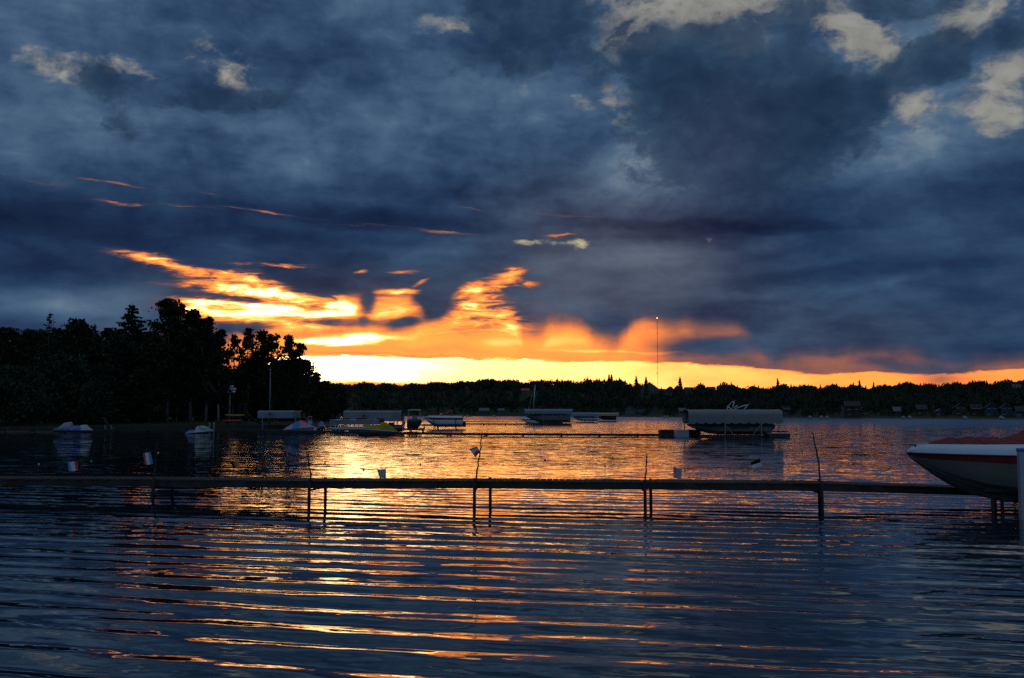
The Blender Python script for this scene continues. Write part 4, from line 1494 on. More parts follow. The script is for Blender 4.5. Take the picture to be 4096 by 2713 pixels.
def canopy_lift(name, label, px0, px1, ytop, ybot, Y, m_side, width=3.0, end_mat=None, split=None, scallop=0, wheel=None, group='canopied boat lifts', yfoot=None, m_post=None, open_end=True, legs=2):
    x0, x1 = (px0 - 2048) / FPX * Y, (px1 - 2048) / FPX * Y
    zt = at(0, ytop, Y)[2]
    zb = at(0, ybot, Y)[2]
    L = x1 - x0
    o = thing(name, label, 'boat lift', ((x0 + x1) / 2, Y, 0), 0, group)
    sec = canopy_section(width, zt - zb - .1, r=.16 if wheel is not None else .42)
    rg = np.random.default_rng(int(px0))

    def body(a, b, m, nm):
        mb = MB()
        k = max(2, int((b - a) / .35))
        rings = []
        for i in range(k + 1):
            x = a + (b - a) * i / k
            sag = .03 * math.sin(math.pi * ((x / L * 4) % 1.0))
            rings.append([(x, y + width / 2, z + zb - (sag if abs(y) < width * .4 else 0)) for y, z in sec])
        mb.loft(rings)
        inner = [[(x, y + (0.012 if y < width / 2 else -.012), z - .006) for x, y, z in r] for r in rings]
        mb.loft([list(reversed(r)) for r in inner])
        return mb.build(nm, m, o, True)
    if split:
        cuts = [-L / 2] + [-L / 2 + L * s for s, _ in split] + [L / 2]
        ms = [m_side] + [m for _, m in split]
        for a, b, m in zip(cuts[:-1], cuts[1:], ms):
            body(a, b, m, 'canopy')
    else:
        body(-L / 2, L / 2, m_side, 'canopy')
    if end_mat:                  # closed end panels
        e = MB()
        for x in (-L / 2 - .004,) if open_end else (-L / 2 - .004, L / 2 + .004):
            n = len(e.v)
            e.v += [(x, y + width / 2, z + zb) for y, z in sec]
            e.f.append(tuple(n + i for i in range(len(sec))))
            e.fm.append(0)
        e.build('end_panel', end_mat, o)
    if scallop:
        sc = MB()
        for s in (0.0, width):
            yy = s + (-.006 if s == 0 else .006)
            for i in range(scallop):
                xa = -L / 2 + L * i / scallop
                xb = -L / 2 + L * (i + 1) / scallop
                pr = []
                for q in range(9):
                    u = q / 8
                    pr.append((xa + (xb - xa) * u, yy, zb - .03 - .13 * math.sin(math.pi * u) ** .6))
                for q in range(8):
                    sc.quad((pr[q][0], yy, zb + .02), pr[q], pr[q + 1], (pr[q + 1][0], yy, zb + .02))
        sc.build('valance', m_side, o)
    mp = m_post or M['pole_grey']
    xs = (-.115 * L, .27 * L) if legs == 2 and scallop else (-.38 * L, .38 * L)
    fr = MB()
    for yy in (0, width):
        fr.tube([(-L / 2, yy + (.05 if yy == 0 else -.05), zb + .06), (L / 2, yy + (.05 if yy == 0 else -.05), zb + .06)], .03, 6)
    for x in np.linspace(-L / 2 + .1, L / 2 - .1, 6):
        fr.tube([(x, y * .97 + width / 2, z + zb - .03) for y, z in sec[1:-1]], .02, 5, False)
    fr.build('canopy_frame', mp, o, True)
    for x in xs:
        for yy in (.0, width):
            MB().box((x, yy, zb / 2 - .35), (.10, .10, zb + .75)).build('post', mp, o)
            sg = 1 if x < 0 else -1
            if scallop:
                MB().tube([(x + sg * .08, yy, zb - .28), (x + sg * .92, yy, -.02)], .035, 6).build('brace', mp, o)
    bs = MB()
    for yy in (.0, width):
        bs.box((0, yy, .06), (L * .80, .14, .16))
    for x in xs:
        bs.box((x, width / 2, .04), (.12, width - .16, .12))
    bs.build('base_frame', M['wood_dark'], o)
    if wheel is not None:
        wx = -L / 2 + L * wheel
        wz = (zt + zb) / 2 + .05
        w_ = MB()
        rr_ = (zt - zb) * .42
        w_.tube([(wx + rr_ * math.cos(a), -.16, wz + rr_ * math.sin(a)) for a in np.linspace(0, 6.2832, 21)], .022, 5, False)
        for q in range(6):
            a = q * 1.0472 + .3
            w_.tube([(wx, -.16, wz), (wx + rr_ * math.cos(a), -.16, wz + rr_ * math.sin(a))], .016, 4, False)
        wo_ = w_.build('winch_wheel', M['grey'], o)
        MB().ball((wx, -.16, wz), .15, 8, 5).build('hub', M['black'], wo_, True)
    return o


def generic_tab(L, B, zk, zs, dz=.22, rake=.9):
    r = []
    for f in (0, .03, .08, .15, .25, .38, .55, 1.0):
        hb = B / 2 * (1 - (1 - min(f / .5, 1)) ** 2.1) + .012
        kz = zk + (zs - zk - .06) * max(0, 1 - f / .36) ** 1.55
        cw = hb * (.55 + .38 * min(1, f / .4))
        cz = kz + (zs - kz) * (.32 if f > .1 else .2)
        bz = zs - (zs - cz) * .34
        r.append((f * L, hb, kz, cw, cz, bz, zs - .06 * f, hb * .88 if f > .02 else .01, zs + dz * min(1, f * 9) - .05 * f, zs + dz * min(1, f * 9) + .06 * min(1, f * 6)))
    return r


TS = (0, .015, .03, .055, .08, .11, .15, .2, .25, .31, .38, .46, .55, .7, .85, 1.0)


def small_boat(name, label, cat, px_bow, px_stern, Y, zk, zs, mats, group=None, yoff=0.0, dz=.22, B=None, top=None):
    x0, x1 = (px_bow - 2048) / FPX * Y, (px_stern - 2048) / FPX * Y
    L = abs(x1 - x0)
    o = thing(name, label, cat, (x0, Y + yoff, 0), 0 if x1 > x0 else math.pi, group)
    B = B or min(2.4, L * .34)
    tab = generic_tab(L, B, zk, zs, dz)
    boat_shell(o, tab, [f * L for f in TS], mats, False)
    return o, L, B


# covered boat lift in the middle distance, with its boat, platforms and the boat behind
Yc = 88.0
canopy_lift('boat_lift', 'large grey scalloped canopy on white braced posts over a boat, alone on the open water', 2752, 3128, 1637, 1689, Yc, M['canvas_g'], 3.2, scallop=11)
o, L, B = small_boat('motorboat', 'dark topped motorboat with pale hull side hanging under the scalloped grey canopy', 'motorboat', 2757, 3092, Yc, .20, 1.10, (M['taupe'], M['black'], M['navy'], M['navy']), yoff=1.6, dz=.32)
lt = MB()
for i, w_ in enumerate((.10, .14, .12, .10, .13, .10, .12, .14, .10, .12, .12)):     # blurred lettering: dark strokes only
    x = 3.62 + i * .155
    lt.quad((x, -1.20, .74), (x + w_, -1.20, .74), (x + w_ + .05, -1.215, .88), (x + .05, -1.215, .88))
lt.build('hull_lettering', M['navy'], o)
MB().ball((L + .05, 0, .95), .48, 10, 7, .85).build('outboard_motor', M['black'], o, True)
MB().box((L + .75, -.4, .48), (1.3, 1.0, .09), bev=.02).build('swim_platform', M['wood_dark'], o)
ws = MB()
for s in (-1, 1):
    ws.quad((L * .40, s * .95, 1.38), (L * .52, s * 1.0, 1.72), (L * .55, s * 1.0, 1.38))
ws.quad((L * .40, -.95, 1.38), (L * .52, -1.0, 1.72), (L * .52, 1.0, 1.72), (L * .40, .95, 1.38))
ws.build('windshield', M['glass'], o)

o, L, B = small_boat('motorboat', 'boat hidden behind the scalloped canopy, only its pale tube tower showing above', 'motorboat', 2800, 3080, 93.5, .1, .9, (M['white'], M['navy'], M['white'], M['white']), yoff=.8, dz=.25)
tw = MB()


def tl(px, y, dy=0):
    p = at(px, y, 93.5 + .8 + dy)
    ox, oy = o.location[0], o.location[1]
    return (p[0] - ox, p[1] - oy, p[2])


for dy in (-.85, .85):
    tw.tube([tl(2908, 1690, dy), tl(2910, 1628, dy), tl(2927, 1610, dy * .8), tl(2937, 1607, dy * .8)], .045, 7)
    tw.tube([tl(2930, 1629, dy), tl(2938, 1606, dy * .8)], .045, 7)
    tw.tube([tl(2910, 1626, dy), tl(2937, 1645, dy)], .045, 7)
    tw.tube([tl(2936, 1637, dy), tl(2985, 1620, dy * .9), tl(2994, 1619, dy * .9), tl(2975, 1640, dy)], .045, 7)
    tw.tube([tl(2934, 1631, dy), tl(2949, 1625, dy)], .045, 7)
for a, b in (((2927, 1610), (2927, 1610)), ((2994, 1619), (2994, 1619)), ((2938, 1606), (2938, 1606))):
    tw.tube([tl(a[0], a[1], -.75), tl(b[0], b[1], .75)], .04, 6)
tw.build('tower', M['white'], o, True)
tt = MB()
for p_ in ((2926, 1610), (2912, 1625), (2938, 1604), (2994, 1617), (2949, 1623)):
    c = tl(*p_, -.8)
    tt.ball(c, .075, 7, 5)
tt.build('tower_light', M['rose'], o, True)


def platform(label, px0, px1, y0, y1, Y, dep=1.8, m=None, name='dock_platform', lt_top=None, group=None, cat='dock'):
    x0, x1 = (px0 - 2048) / FPX * Y, (px1 - 2048) / FPX * Y
    z1, z0 = at(0, y0, Y)[2], at(0, y1, Y)[2]
    z0 = max(z0, .02)
    o = thing(name, label, cat, ((x0 + x1) / 2, Y, 0), 0, group)
    d = MB()
    k = max(2, int((x1 - x0) / .16))
    for i in range(k):
        d.box((x0 + (i + .5) * (x1 - x0) / k - (x0 + x1) / 2, dep / 2, z1 - .02), ((x1 - x0) / k - .012, dep + .04, .04))
    d.build('deck', lt_top or M['wood'], o)
    s = MB()
    h = z1 - z0 - .05
    for yy in (.03, dep - .03):
        s.box((0, yy, z0 + h / 2), (x1 - x0, .05, h))
    for xx in (-(x1 - x0) / 2 + .03, (x1 - x0) / 2 - .03):
        s.box((xx, dep / 2, z0 + h / 2), (.05, dep - .12, h))
    s.build('side_board', m or M['wood_dark'], o)
    for xx in (-(x1 - x0) / 2 + .1, (x1 - x0) / 2 - .1):
        for yy in (.12, dep - .12):
            MB().tube([(xx, yy, -.9), (xx, yy, z1 - .05)], .05, 7).build('leg', M['wood_dark'], o)
    return o


platform('raised dark dock section left of the scalloped canopy, behind the small grey box', 2640, 2800, 1720, 1749, 91.0, 1.4, group='dock sections at the lone boat lift')
platform('small grey boxed landing with pale top at the bow of the canopied boat', 2704, 2753, 1722, 1751, 86.6, 1.5, M['grey'], lt_top=M['alu'], group='dock sections at the lone boat lift')
platform('dark floating dock with pale top at the right end of the scalloped canopy', 3073, 3156, 1734, 1755, 87.0, 1.8, M['black'], lt_top=M['grey'], group='dock sections at the lone boat lift')
p = at(2738, 1690, 90.0)
o = thing('mooring_pole', 'pale thin pole standing at the left end of the scalloped canopy', 'pole', (p[0], p[1], 0))
MB().tube([(0, 0, -.8), (0, 0, at(0, 1657, 90.0)[2])], .045, 7).build('pole', M['birch'], o, True)

# the long low dock leading to it
MDN = [(935, 1719, 105.0), (1150, 1722, 101.0), (1340, 1725, 97.5), (1480, 1727, 95.0), (1640, 1729.5, 92.5)] + [(px, 1731.5 + (px - 1640) * .005, 92.3 - (px - 1640) * .0026) for px in (1790, 1940, 2088, 2243, 2396, 2550, 2700)]
dock('wooden_dock', 'long low dark dock running from the left shore to the lone canopied lift', 'dock', [at(*q) for q in MDN], 1.1, .20, .05, list(range(0, len(MDN))), board=.2)
FD = [(px, 1693.5 + (px - 1855) * .004, 182.0) for px in range(1845, 2300, 88)] + [(2286, 1695.5, 182.0)]
FD = sorted(FD)[:-1]
dock('wooden_dock', 'thin far dock at the stern of the red and white bowrider', 'dock', [at(*q) for q in FD], 1.2, .26, .06, list(range(len(FD))), board=.3)
FD = [(px, 1685.5 + (px - 1855) * .008, 262.0) for px in range(1845, 2160, 62)]
dock('wooden_dock', 'faintest thin dock, farther out behind the bowrider', 'dock', [at(*q) for q in FD], 1.2, .24, .07, list(range(len(FD))), board=.4)
dock('wooden_dock', 'dark low dock at the left edge under the covered blue watercraft', 'dock', [at(q, 1711 + q * .012, 112.0) for q in (-120, 0, 120, 240, 330)], 1.2, .34, .05, [0, 1, 2, 3, 4], board=.2)
dock('wooden_dock', 'low shore dock between the two blue watercraft', 'dock', [at(q, 1718.0, 114.0) for q in (340, 460, 580, 700, 820)], 1.1, .17, .05, [0, 1, 2, 3, 4], board=.2)
dock('wooden_dock', 'low dark dock below the light mast, right of the small blue and white watercraft', 'dock', [at(q, 1716.0 + (q - 850) * .01, 110.0) for q in (850, 950, 1050, 1150)], 1.1, .22, .05, [0, 1, 2, 3], board=.2)
dock('wooden_dock', 'short dock under the red and white bowrider and the dark bimini boat', 'dock', [at(q, 1698, 140.0) for q in (1640, 1695, 1750)], 1.2, .2, .06, [0, 1, 2], board=.25)
dock('wooden_dock', 'short dock below the dark bimini boat, right of the yellow watercraft', 'dock', [at(q, 1714, 112.0) for q in (1585, 1640, 1690)], 1.2, .2, .06, [0, 1, 2], board=.25)


# ------------------------------------------------------------------ covered watercraft
def covered_craft(name, label, cat, px0, px1, Y, ybase, prof, segs, mats_hull, yhull, bow='right', w=1.15, group=None, stand=True, sharp=.72):
    """prof: (photo x, row of the ridge); segs: (x0, x1, material, part name); hull below the cover down to yhull"""
    X0 = (px0 + px1) / 2
    cx = (X0 - 2048) / FPX * Y
    o = thing(name, label, cat, (cx, Y, 0), 0, group)
    pf = np.array(prof, float)

    def half(px):
        u = (px - px0) / (px1 - px0)
        if bow == 'right':
            u = 1 - u
        return w / 2 * min(1, (.16 + 2.3 * u)) ** .8

    def zrow(y):
        return at(0, y, Y)[2]
    for (a, b, m, nm) in segs:
        xs = sorted(set(list(np.linspace(a, b, 9)) + [p_[0] for p_ in prof if a < p_[0] < b]))
        rings = []
        for px in xs:
            zr = zrow(np.interp(px, pf[:, 0], pf[:, 1]))
            zb = zrow(ybase if not isinstance(ybase, tuple) else np.interp(px, [px0, px1], ybase))
            hw = half(px)
            x = (px - 2048) / FPX * Y - cx
            ring = []
            for i in range(-6, 7):
                u = i / 6
                ring.append((x, u * hw, zb + (zr - zb) * (1 - abs(u) ** (1 / sharp))))
            rings.append(ring)
        mb = MB().loft(rings)
        for r in (rings[0], rings[-1]):
            n = len(mb.v)
            mb.v += r
            mb.f.append(tuple(n + i for i in range(len(r))))
            mb.fm.append(0)
        mb.build(nm, m, o, True)
    # hull
    rings = []
    zk = zrow(yhull)
    for px in np.linspace(px0, px1, 12):
        hw = half(px)
        x = (px - 2048) / FPX * Y - cx
        zb = zrow(ybase if not isinstance(ybase, tuple) else np.interp(px, [px0, px1], ybase))
        u = (px - px0) / (px1 - px0)
        if bow == 'right':
            u = 1 - u
        lift = (zb - zk) * max(0, 1 - u * 3.2) ** 1.4 * .85
        rings.append([(x, -hw - .02, zb + .005), (x, -hw * .8, zk + (zb - zk) * .45 + lift * .55), (x, 0, zk + lift), (x, hw * .8, zk + (zb - zk) * .45 + lift * .55), (x, hw + .02, zb + .005)])
    h = MB().loft(rings)
    for r in (rings[0], rings[-1]):
        n = len(h.v)
        h.v += r
        h.f.append(tuple(n + i for i in range(len(r))))
        h.fm.append(0)
    h.build('hull', mats_hull[0], o, True)
    tr_ = MB()
    for s in (-1, 1):
        tr_.tube([(r[0][0], s * (abs(r[0][1]) + .01), r[0][2]) for r in rings], .03, 5)
    tr_.build('side_trim', mats_hull[1], o, True)
    if stand:
        for px in (px0 + (px1 - px0) * .2, px0 + (px1 - px0) * .5, px0 + (px1 - px0) * .78):
            x = (px - 2048) / FPX * Y - cx
            for s in (-1, 1):
                MB().tube([(x, s * .5, -.7), (x, s * .45, zk + .12)], .04, 6).build('lift_leg', M['wood_dark'], o)
    return o


G_ = 'covered personal watercraft on their lifts'
o = covered_craft('personal_watercraft', 'blue personal watercraft under a pale hooded cover, on a dock at far left', 'watercraft', 226, 379, 108.0, 1722,
                  [(226, 1720), (245, 1707), (262, 1692), (288, 1688), (294, 1688.5), (297, 1702), (310, 1704), (345, 1699), (354, 1699), (362, 1708), (379, 1721)],
                  [(226, 296, M['canvas_w'], 'hood_cover'), (296, 330, M['blue'], 'body_cover'), (330, 379, M['dull_white'], 'bow_cover')], (M['blue'], M['navy']), 1729, 'right', 1.25, G_, True)
sl_ = MB()
for s in (-1,):
    sl_.quad((.1, -.60, .42), (1.0, -.50, .42), (.75, -.36, .82), (.55, -.34, .84))
    sl_.quad((-1.95, -.585, .36), (-.2, -.62, .36), (-.2, -.56, .62), (-1.75, -.53, .52))
sl_.build('side_panel', M['blue'], o)
o = covered_craft('personal_watercraft', 'small blue and white watercraft with a red patch and green stripe, between two short posts', 'watercraft', 752, 858, 105.0, (1734, 1724),
                  [(752, 1728), (760, 1722), (786, 1719), (790, 1708), (800, 1704), (815, 1703), (832, 1707), (845, 1714), (858, 1723)],
                  [(752, 788, M['blue'], 'seat'), (788, 839, M['dull_white'], 'cowling'), (839, 858, M['dull_white'], 'bow')], (M['blue'], M['dull_white']), 1738, 'right', 1.1, G_, True)
pk = MB()
pk.quad((.02, -.53, .62), (.22, -.52, .62), (.24, -.44, .78), (.08, -.44, .78))
pk.build('red_patch', M['red'], o)
pk = MB()
pk.quad((.15, -.545, .46), (.95, -.44, .46), (.90, -.38, .60), (.30, -.50, .60))
pk.build('green_stripe', M['green'], o)
for k, px in enumerate((838, 856)):
    p = at(px, 1700, 104.0)
    q = thing('mooring_post', ['left', 'right'][k] + ' one of two short posts at the bow of the small blue and white watercraft', 'post', (p[0], 104.0, 0), 0, 'short posts at the small watercraft')
    MB().tube([(0, 0, -.8), (0, 0, at(0, 1694, 104.0)[2])], .06, 7).build('pole', M['birch'], q, True)
    MB().ball((0, 0, at(0, 1694, 104.0)[2]), .065, 7, 4).build('cap', M['alu'], q, True)
o = covered_craft('covered_boat', 'small boat under a lilac, teal and rose patchwork cover', 'boat', 1135, 1264, 106.0, (1722, 1709),
                  [(1135, 1721), (1145, 1712), (1165, 1701), (1185, 1689), (1202, 1681.5), (1212, 1683), (1235, 1695), (1264, 1708)],
                  [(1135, 1176, M['lilac'], 'lilac_panel'), (1176, 1207, M['teal'], 'teal_panel'), (1207, 1264, M['rose'], 'rose_panel')], (M['white'], M['navy']), 1731, 'left', 1.8, None, True)
o = covered_craft('covered_boat', 'boat under a navy cover with a pale band, behind the patchwork covered boat', 'boat', 1205, 1278, 109.0, 1708,
                  [(1205, 1700), (1215, 1684), (1230, 1681), (1250, 1685), (1265, 1694), (1278, 1706)],
                  [(1205, 1238, M['navy'], 'navy_panel'), (1238, 1252, M['canvas_b'], 'pale_band'), (1252, 1278, M['navy'], 'navy_panel')], (M['white'], M['navy']), 1716, 'right', 1.7, None, True)
o = covered_craft('personal_watercraft', 'white, blue and red watercraft nose between the navy covered boat and the pontoon boat', 'watercraft', 1272, 1302, 111.0, 1704,
                  [(1272, 1694), (1280, 1690), (1290, 1685), (1297, 1688), (1302, 1698)], [(1272, 1284, M['red'], 'red_panel'), (1284, 1302, M['blue'], 'blue_panel')], (M['white'], M['white']), 1712, 'left', .8, G_, True)
o = covered_craft('personal_watercraft', 'grey watercraft under a bright yellow two-peaked cover, afloat on a dark base', 'watercraft', 1444, 1592, 98.5, (1716, 1727),
                  [(1444, 1712), (1454, 1697), (1468, 1697), (1500, 1702), (1521, 1704), (1525, 1690), (1535, 1688.5), (1548, 1691), (1562, 1702), (1592, 1724)],
                  [(1456, 1524, M['yellow'], 'seat_cover'), (1524, 1592, M['yellow'], 'handlebar_cover')], (M['grey'], M['alu']), 1737, 'right', 1.2, G_, False)
MB().box((-.12, 0, .13), (3.5, 1.5, .28), bev=.05).build('floating_base', M['black'], o)
MB().box((-1.25, -.42, .62), (1.0, .36, .22), bev=.06).build('foot_well', M['grey'], o)

# ------------------------------------------------------------------ left canopies
canopy_lift('boat_lift', 'white and beige box canopy with a winch wheel on the left shore below the flagpole', 1033, 1205, 1642, 1673, 128.0, M['canvas_b'], 3.0, M['canvas_w'], split=[(.82, M['beige'])], wheel=.30)
canopy_lift('boat_lift', 'long pale canopy with a winch wheel behind the pontoon boat', 1375, 1606, 1642, 1686, 118.0, M['canvas_w'], 3.2, M['canvas_w'], split=[(.84, M['canvas_g'])], wheel=.36)
Ypb = 112.0
# pontoon boat
x0 = (1420 - 2048) / FPX * Ypb
o = thing('pontoon_boat', 'pontoon boat with pale railed sides and dark red seats before the long pale canopy', 'pontoon boat', (x0, Ypb, 0))
zd = at(0, 1702, Ypb)[2]
Lp = (1522 - 1325) / FPX * Ypb
MB().box((0, 1.2, zd), (Lp, 2.4, .10)).build('deck', M['grey'], o)
for yy in (.35, 2.05):
    MB().tube([(-Lp / 2 - .25, yy, zd - .28), (-Lp / 2 + .3, yy, zd - .36), (Lp / 2 - .2, yy, zd - .36), (Lp / 2 + .1, yy, zd - .32)], [.06, .26, .26, .2], 10).build('pontoon', M['alu'], o, True)
fz = at(0, 1683, Ypb)[2] - zd
for yy in (.04, 2.36):
    f = MB()
    k = 6
    for i in range(k):
        f.box((-Lp / 2 + Lp * (i + .5) / k, yy, zd + .05 + fz * .5), (Lp / k - .08, .025, fz * .86))
    f.build('fence_panel', M['canvas_b'], o)
    r = MB()
    r.tube([(-Lp / 2, yy, zd + fz + .08), (Lp / 2, yy, zd + fz + .08)], .025, 6)
    for i in range(k + 1):
        r.tube([(-Lp / 2 + Lp * i / k, yy, zd), (-Lp / 2 + Lp * i / k, yy, zd + fz + .08)], .02, 5)
    r.build('railing', M['alu'], o)
for (pa, pb, yt) in ((1352, 1396, 1673), (1425, 1468, 1672), (1474, 1500, 1677), (1508, 1536, 1673)):
    xa, xb = (pa - 1420) / FPX * Ypb, (pb - 1420) / FPX * Ypb
    zt = at(0, yt, Ypb)[2]
    MB().box(((xa + xb) / 2, .5, (zt + zd + .1) / 2), (xb - xa, .55, zt - zd - .1), bev=.05).build('seat', M['maroon'], o)
MB().box(((1358 - 1420) / FPX * Ypb, -.02, at(0, 1680, Ypb)[2]), (.75, .10, .14), bev=.04).build('lamp_bar', M['white'], o)
MB().tube([((1350 - 1420) / FPX * Ypb, .6, zd), ((1353 - 1420) / FPX * Ypb, .6, at(0, 1668, Ypb)[2]), ((1362 - 1420) / FPX * Ypb, .6, at(0, 1658, Ypb)[2])], [.10, .18, .22], 8).build('rolled_bimini', M['navy'], o, True)
om = (1617 - 1420) / FPX * Ypb
# low dark runabout with an outboard
o, L, B = small_boat('runabout', 'low dark runabout with a pale outboard motor, right of the pontoon boat', 'runabout', 1528, 1612, 109.0, .12, .72, (M['black'], M['grey'], M['black'], M['navy']), dz=.12)
m_ = MB().box((L + .12, 0, 1.10), (.34, .36, .52), bev=.10).build('outboard_motor', M['canvas_w'], o)
MB().box((L + .14, 0, .55), (.16, .14, .7), bev=.03).build('lower_unit', M['canvas_w'], m_)
MB().box((L * .45, 0, .95), (.5, .8, .35), bev=.05).build('console', M['black'], o)
# dark boat with bimini frame
Yb = 122.0
o, L, B = small_boat('fishing_boat', 'dark boat with a square bimini frame between the long pale canopy and the bowrider', 'boat', 1690, 1632, Yb, .25, 1.15, (M['black'], M['black'], M['black'], M['navy']), B=1.9)
bm = MB()
for s in (-.8, .8):
    bm.tube([(.25, s, 1.3), (.20, s, at(0, 1645, Yb)[2])], .03, 6).tube([(1.55, s, 1.3), (1.60, s, at(0, 1645, Yb)[2])], .03, 6)
bm.build('bimini_frame', M['alu'], o)
zt = at(0, 1643, Yb)[2]
MB().loft([[(x, y, zt + .12 * (1 - (y / .85) ** 2) + .05 * math.sin(math.pi * (x - .1) / 1.6)) for y in np.linspace(-.85, .85, 9)] for x in np.linspace(.1, 1.7, 7)] + [[(1.72, y, zt - .1) for y in np.linspace(-.85, .85, 9)]]).build('bimini_top', M['canvas_t'], o, True)
MB().box((.9, 0, 1.55), (.6, .9, .55), bev=.08).build('console', M['grey'], o)
# red and white bowrider on its lift, bow to the left
Yr = 140.0
o, L, B = small_boat('bowrider', 'red and white bowrider with a swept tower, lifted clear of the bright water', 'motorboat', 1697, 1852, Yr, .25, 1.55, (M['white'], M['red'], M['white'], M['red']), B=2.2, dz=.26)
tw = MB()
for s in (-.9, .9):
    tw.tube([(L * .45, s, 1.75), (L * .66, s, at(0, 1644, Yr)[2]), (L * .70, s * .9, at(0, 1639, Yr)[2]), (L * .72, s, 1.7)], .05, 6)
tw.tube([(L * .70, -.82, at(0, 1639, Yr)[2]), (L * .70, .82, at(0, 1639, Yr)[2])], .05, 6)
tw.build('tower', M['rose'], o, True)
w_ = MB()
w_.quad((L * .36, -.9, 1.72), (L * .46, -.95, 2.15), (L * .46, .95, 2.15), (L * .36, .9, 1.72))
w_.build('windshield', M['glass'], o)
MB().box((L * .95, 0, 1.78), (.7, 1.2, .22), bev=.06).build('yellow_pad', M['yellow'], o)
MB().box((L + .22, 0, .62), (.42, .45, .75), bev=.08).build('outboard_motor', M['black'], o)
bl = thing('boat_lift', 'low dark lift frame under the red and white bowrider', 'boat lift', (o.location[0] + L * .55, Yr, 0), 0, None)
for dx in (-1.5, 1.5):
    for dy in (-1.3, 1.3):
        MB().tube([(dx, dy, -.8), (dx, dy, 1.5)], .05, 6).build('post', M['wood_dark'], bl)
    MB().box((dx, 0, .35), (.12, 2.5, .14)).build('cross_beam', M['wood_dark'], bl)
for dy in (-.6, .6):
    MB().box((0, dy, .55), (4.0, .14, .14)).build('bunk', M['black'], bl)

# far canopies
canopy_lift('boat_lift', 'long grey far canopy with scalloped edge, below the sailboat mast', 2098, 2290, 1636, 1653, 205.0, M['canvas_b'], 3.4, scallop=14)
small_boat('cruiser', 'pale cruiser under the long grey far canopy', 'motorboat', 2100, 2282, 205.0, .35, 1.75, (M['taupe'], M['canvas_g'], M['taupe'], M['taupe']), yoff=1.7, B=2.6)
platform('dark low platform under the long grey far canopy', 2152, 2252, 1689, 1697, 186.0, 2.0, group=None)
canopy_lift('boat_lift', 'plain white far canopy, middle of the three far canopies', 2262, 2389, 1650, 1665, 255.0, M['canvas_w'], 3.4)
small_boat('motorboat', 'blue and white boat with a yellow patch under the plain white far canopy', 'motorboat', 2292, 2392, 255.0, .3, 1.35, (M['white'], M['blue'], M['white'], M['yellow']), yoff=1.7, B=2.4)
canopy_lift('boat_lift', 'tan far canopy, rightmost of the three far canopies', 2388, 2474, 1651, 1664, 285.0, M['canvas_t'], 3.4)
small_boat('motorboat', 'dark boat under the tan far canopy', 'motorboat', 2392, 2464, 285.0, .4, 1.3, (M['black'], M['navy'], M['black'], M['black']), yoff=1.7, B=2.4)
Ys = 232.0
o, L, B = small_boat('sailboat', 'sailboat with a bare mast showing above the long grey far canopy', 'sailboat', 2085, 2190, Ys, -.3, .9, (M['white'], M['navy'], M['white'], M['white']), yoff=1.0, B=2.2)


def sp(px, y):
    p = at(px, y, Ys + 1.0)
    return (p[0] - o.location[0], 0, p[2])


MB().tube([sp(2133, 1660), sp(2136, 1600), sp(2141, 1540)], [.10, .09, .06], 7).build('mast', M['alu'], o, True)
MB().tube([sp(2110, 1645), sp(2140, 1545)], .03, 4).build('forestay', M['alu'], o)
MB().box((L * .45, 0, 1.35), (2.6, 1.5, .5), bev=.12).build('cabin', M['white'], o)

# small white boats moored along the far shore
for i, (px, y, w, lab) in enumerate([(2655, 1667, 12, 'white speck of a boat left of the lone canopy, nearer the left house'), (2668, 1667, 9, 'smaller white speck of a boat beside the boathouse'),
                                     (3235, 1672, 12, 'small white boat at the far shore, first right of the lone canopy'), (3280, 1672, 11, 'small white boat at the far shore, second right of the lone canopy'),
                                     (3304, 1673, 9, 'small white boat at the far shore, third right of the lone canopy'), (3608, 1673, 9, 'white boat standing upright like a buoy on the far shore'),
                                     (3632, 1672, 14, 'flat white boat beside the far shore cottage with a pale roof'), (3732, 1667, 24, 'white sailboat pulled up on the far shore'),
                                     (3852, 1673, 16, 'white covered boat below the brown gabled far house'), (3998, 1674, 18, 'white boat below the steep-gabled house near the right edge'), (1870, 1660, 20, 'white boat in the bay near the bowrider stern'),
                                     (1975, 1660, 16, 'white boat in the bay between the two pale sheds')]):
    Yw_ = 8000.0 / (y + 5 - HOR) * (1.0 if px > 2500 else .75)
    Yw_ = min(Yw_, land_depth(px, 1650, 300, 1300) - 14)
    o, L, B = small_boat('moored_boat', lab, 'boat', px - w / 2, px + w / 2, Yw_, -.05, .75, (M['dull_white'], M['navy'], M['dull_white'], M['dull_white']), group='white boats along the far shore', B=1.8)
    MB().box((L * .5, 0, 1.15), (L * .32, 1.1, .6), bev=.08).build('cabin', M['dull_white'], o)
    if 'sailboat' in lab:
        MB().tube([(L * .45, 0, .8), (L * .45, 0, 6.5)], .06, 5).build('mast', M['alu'], o)

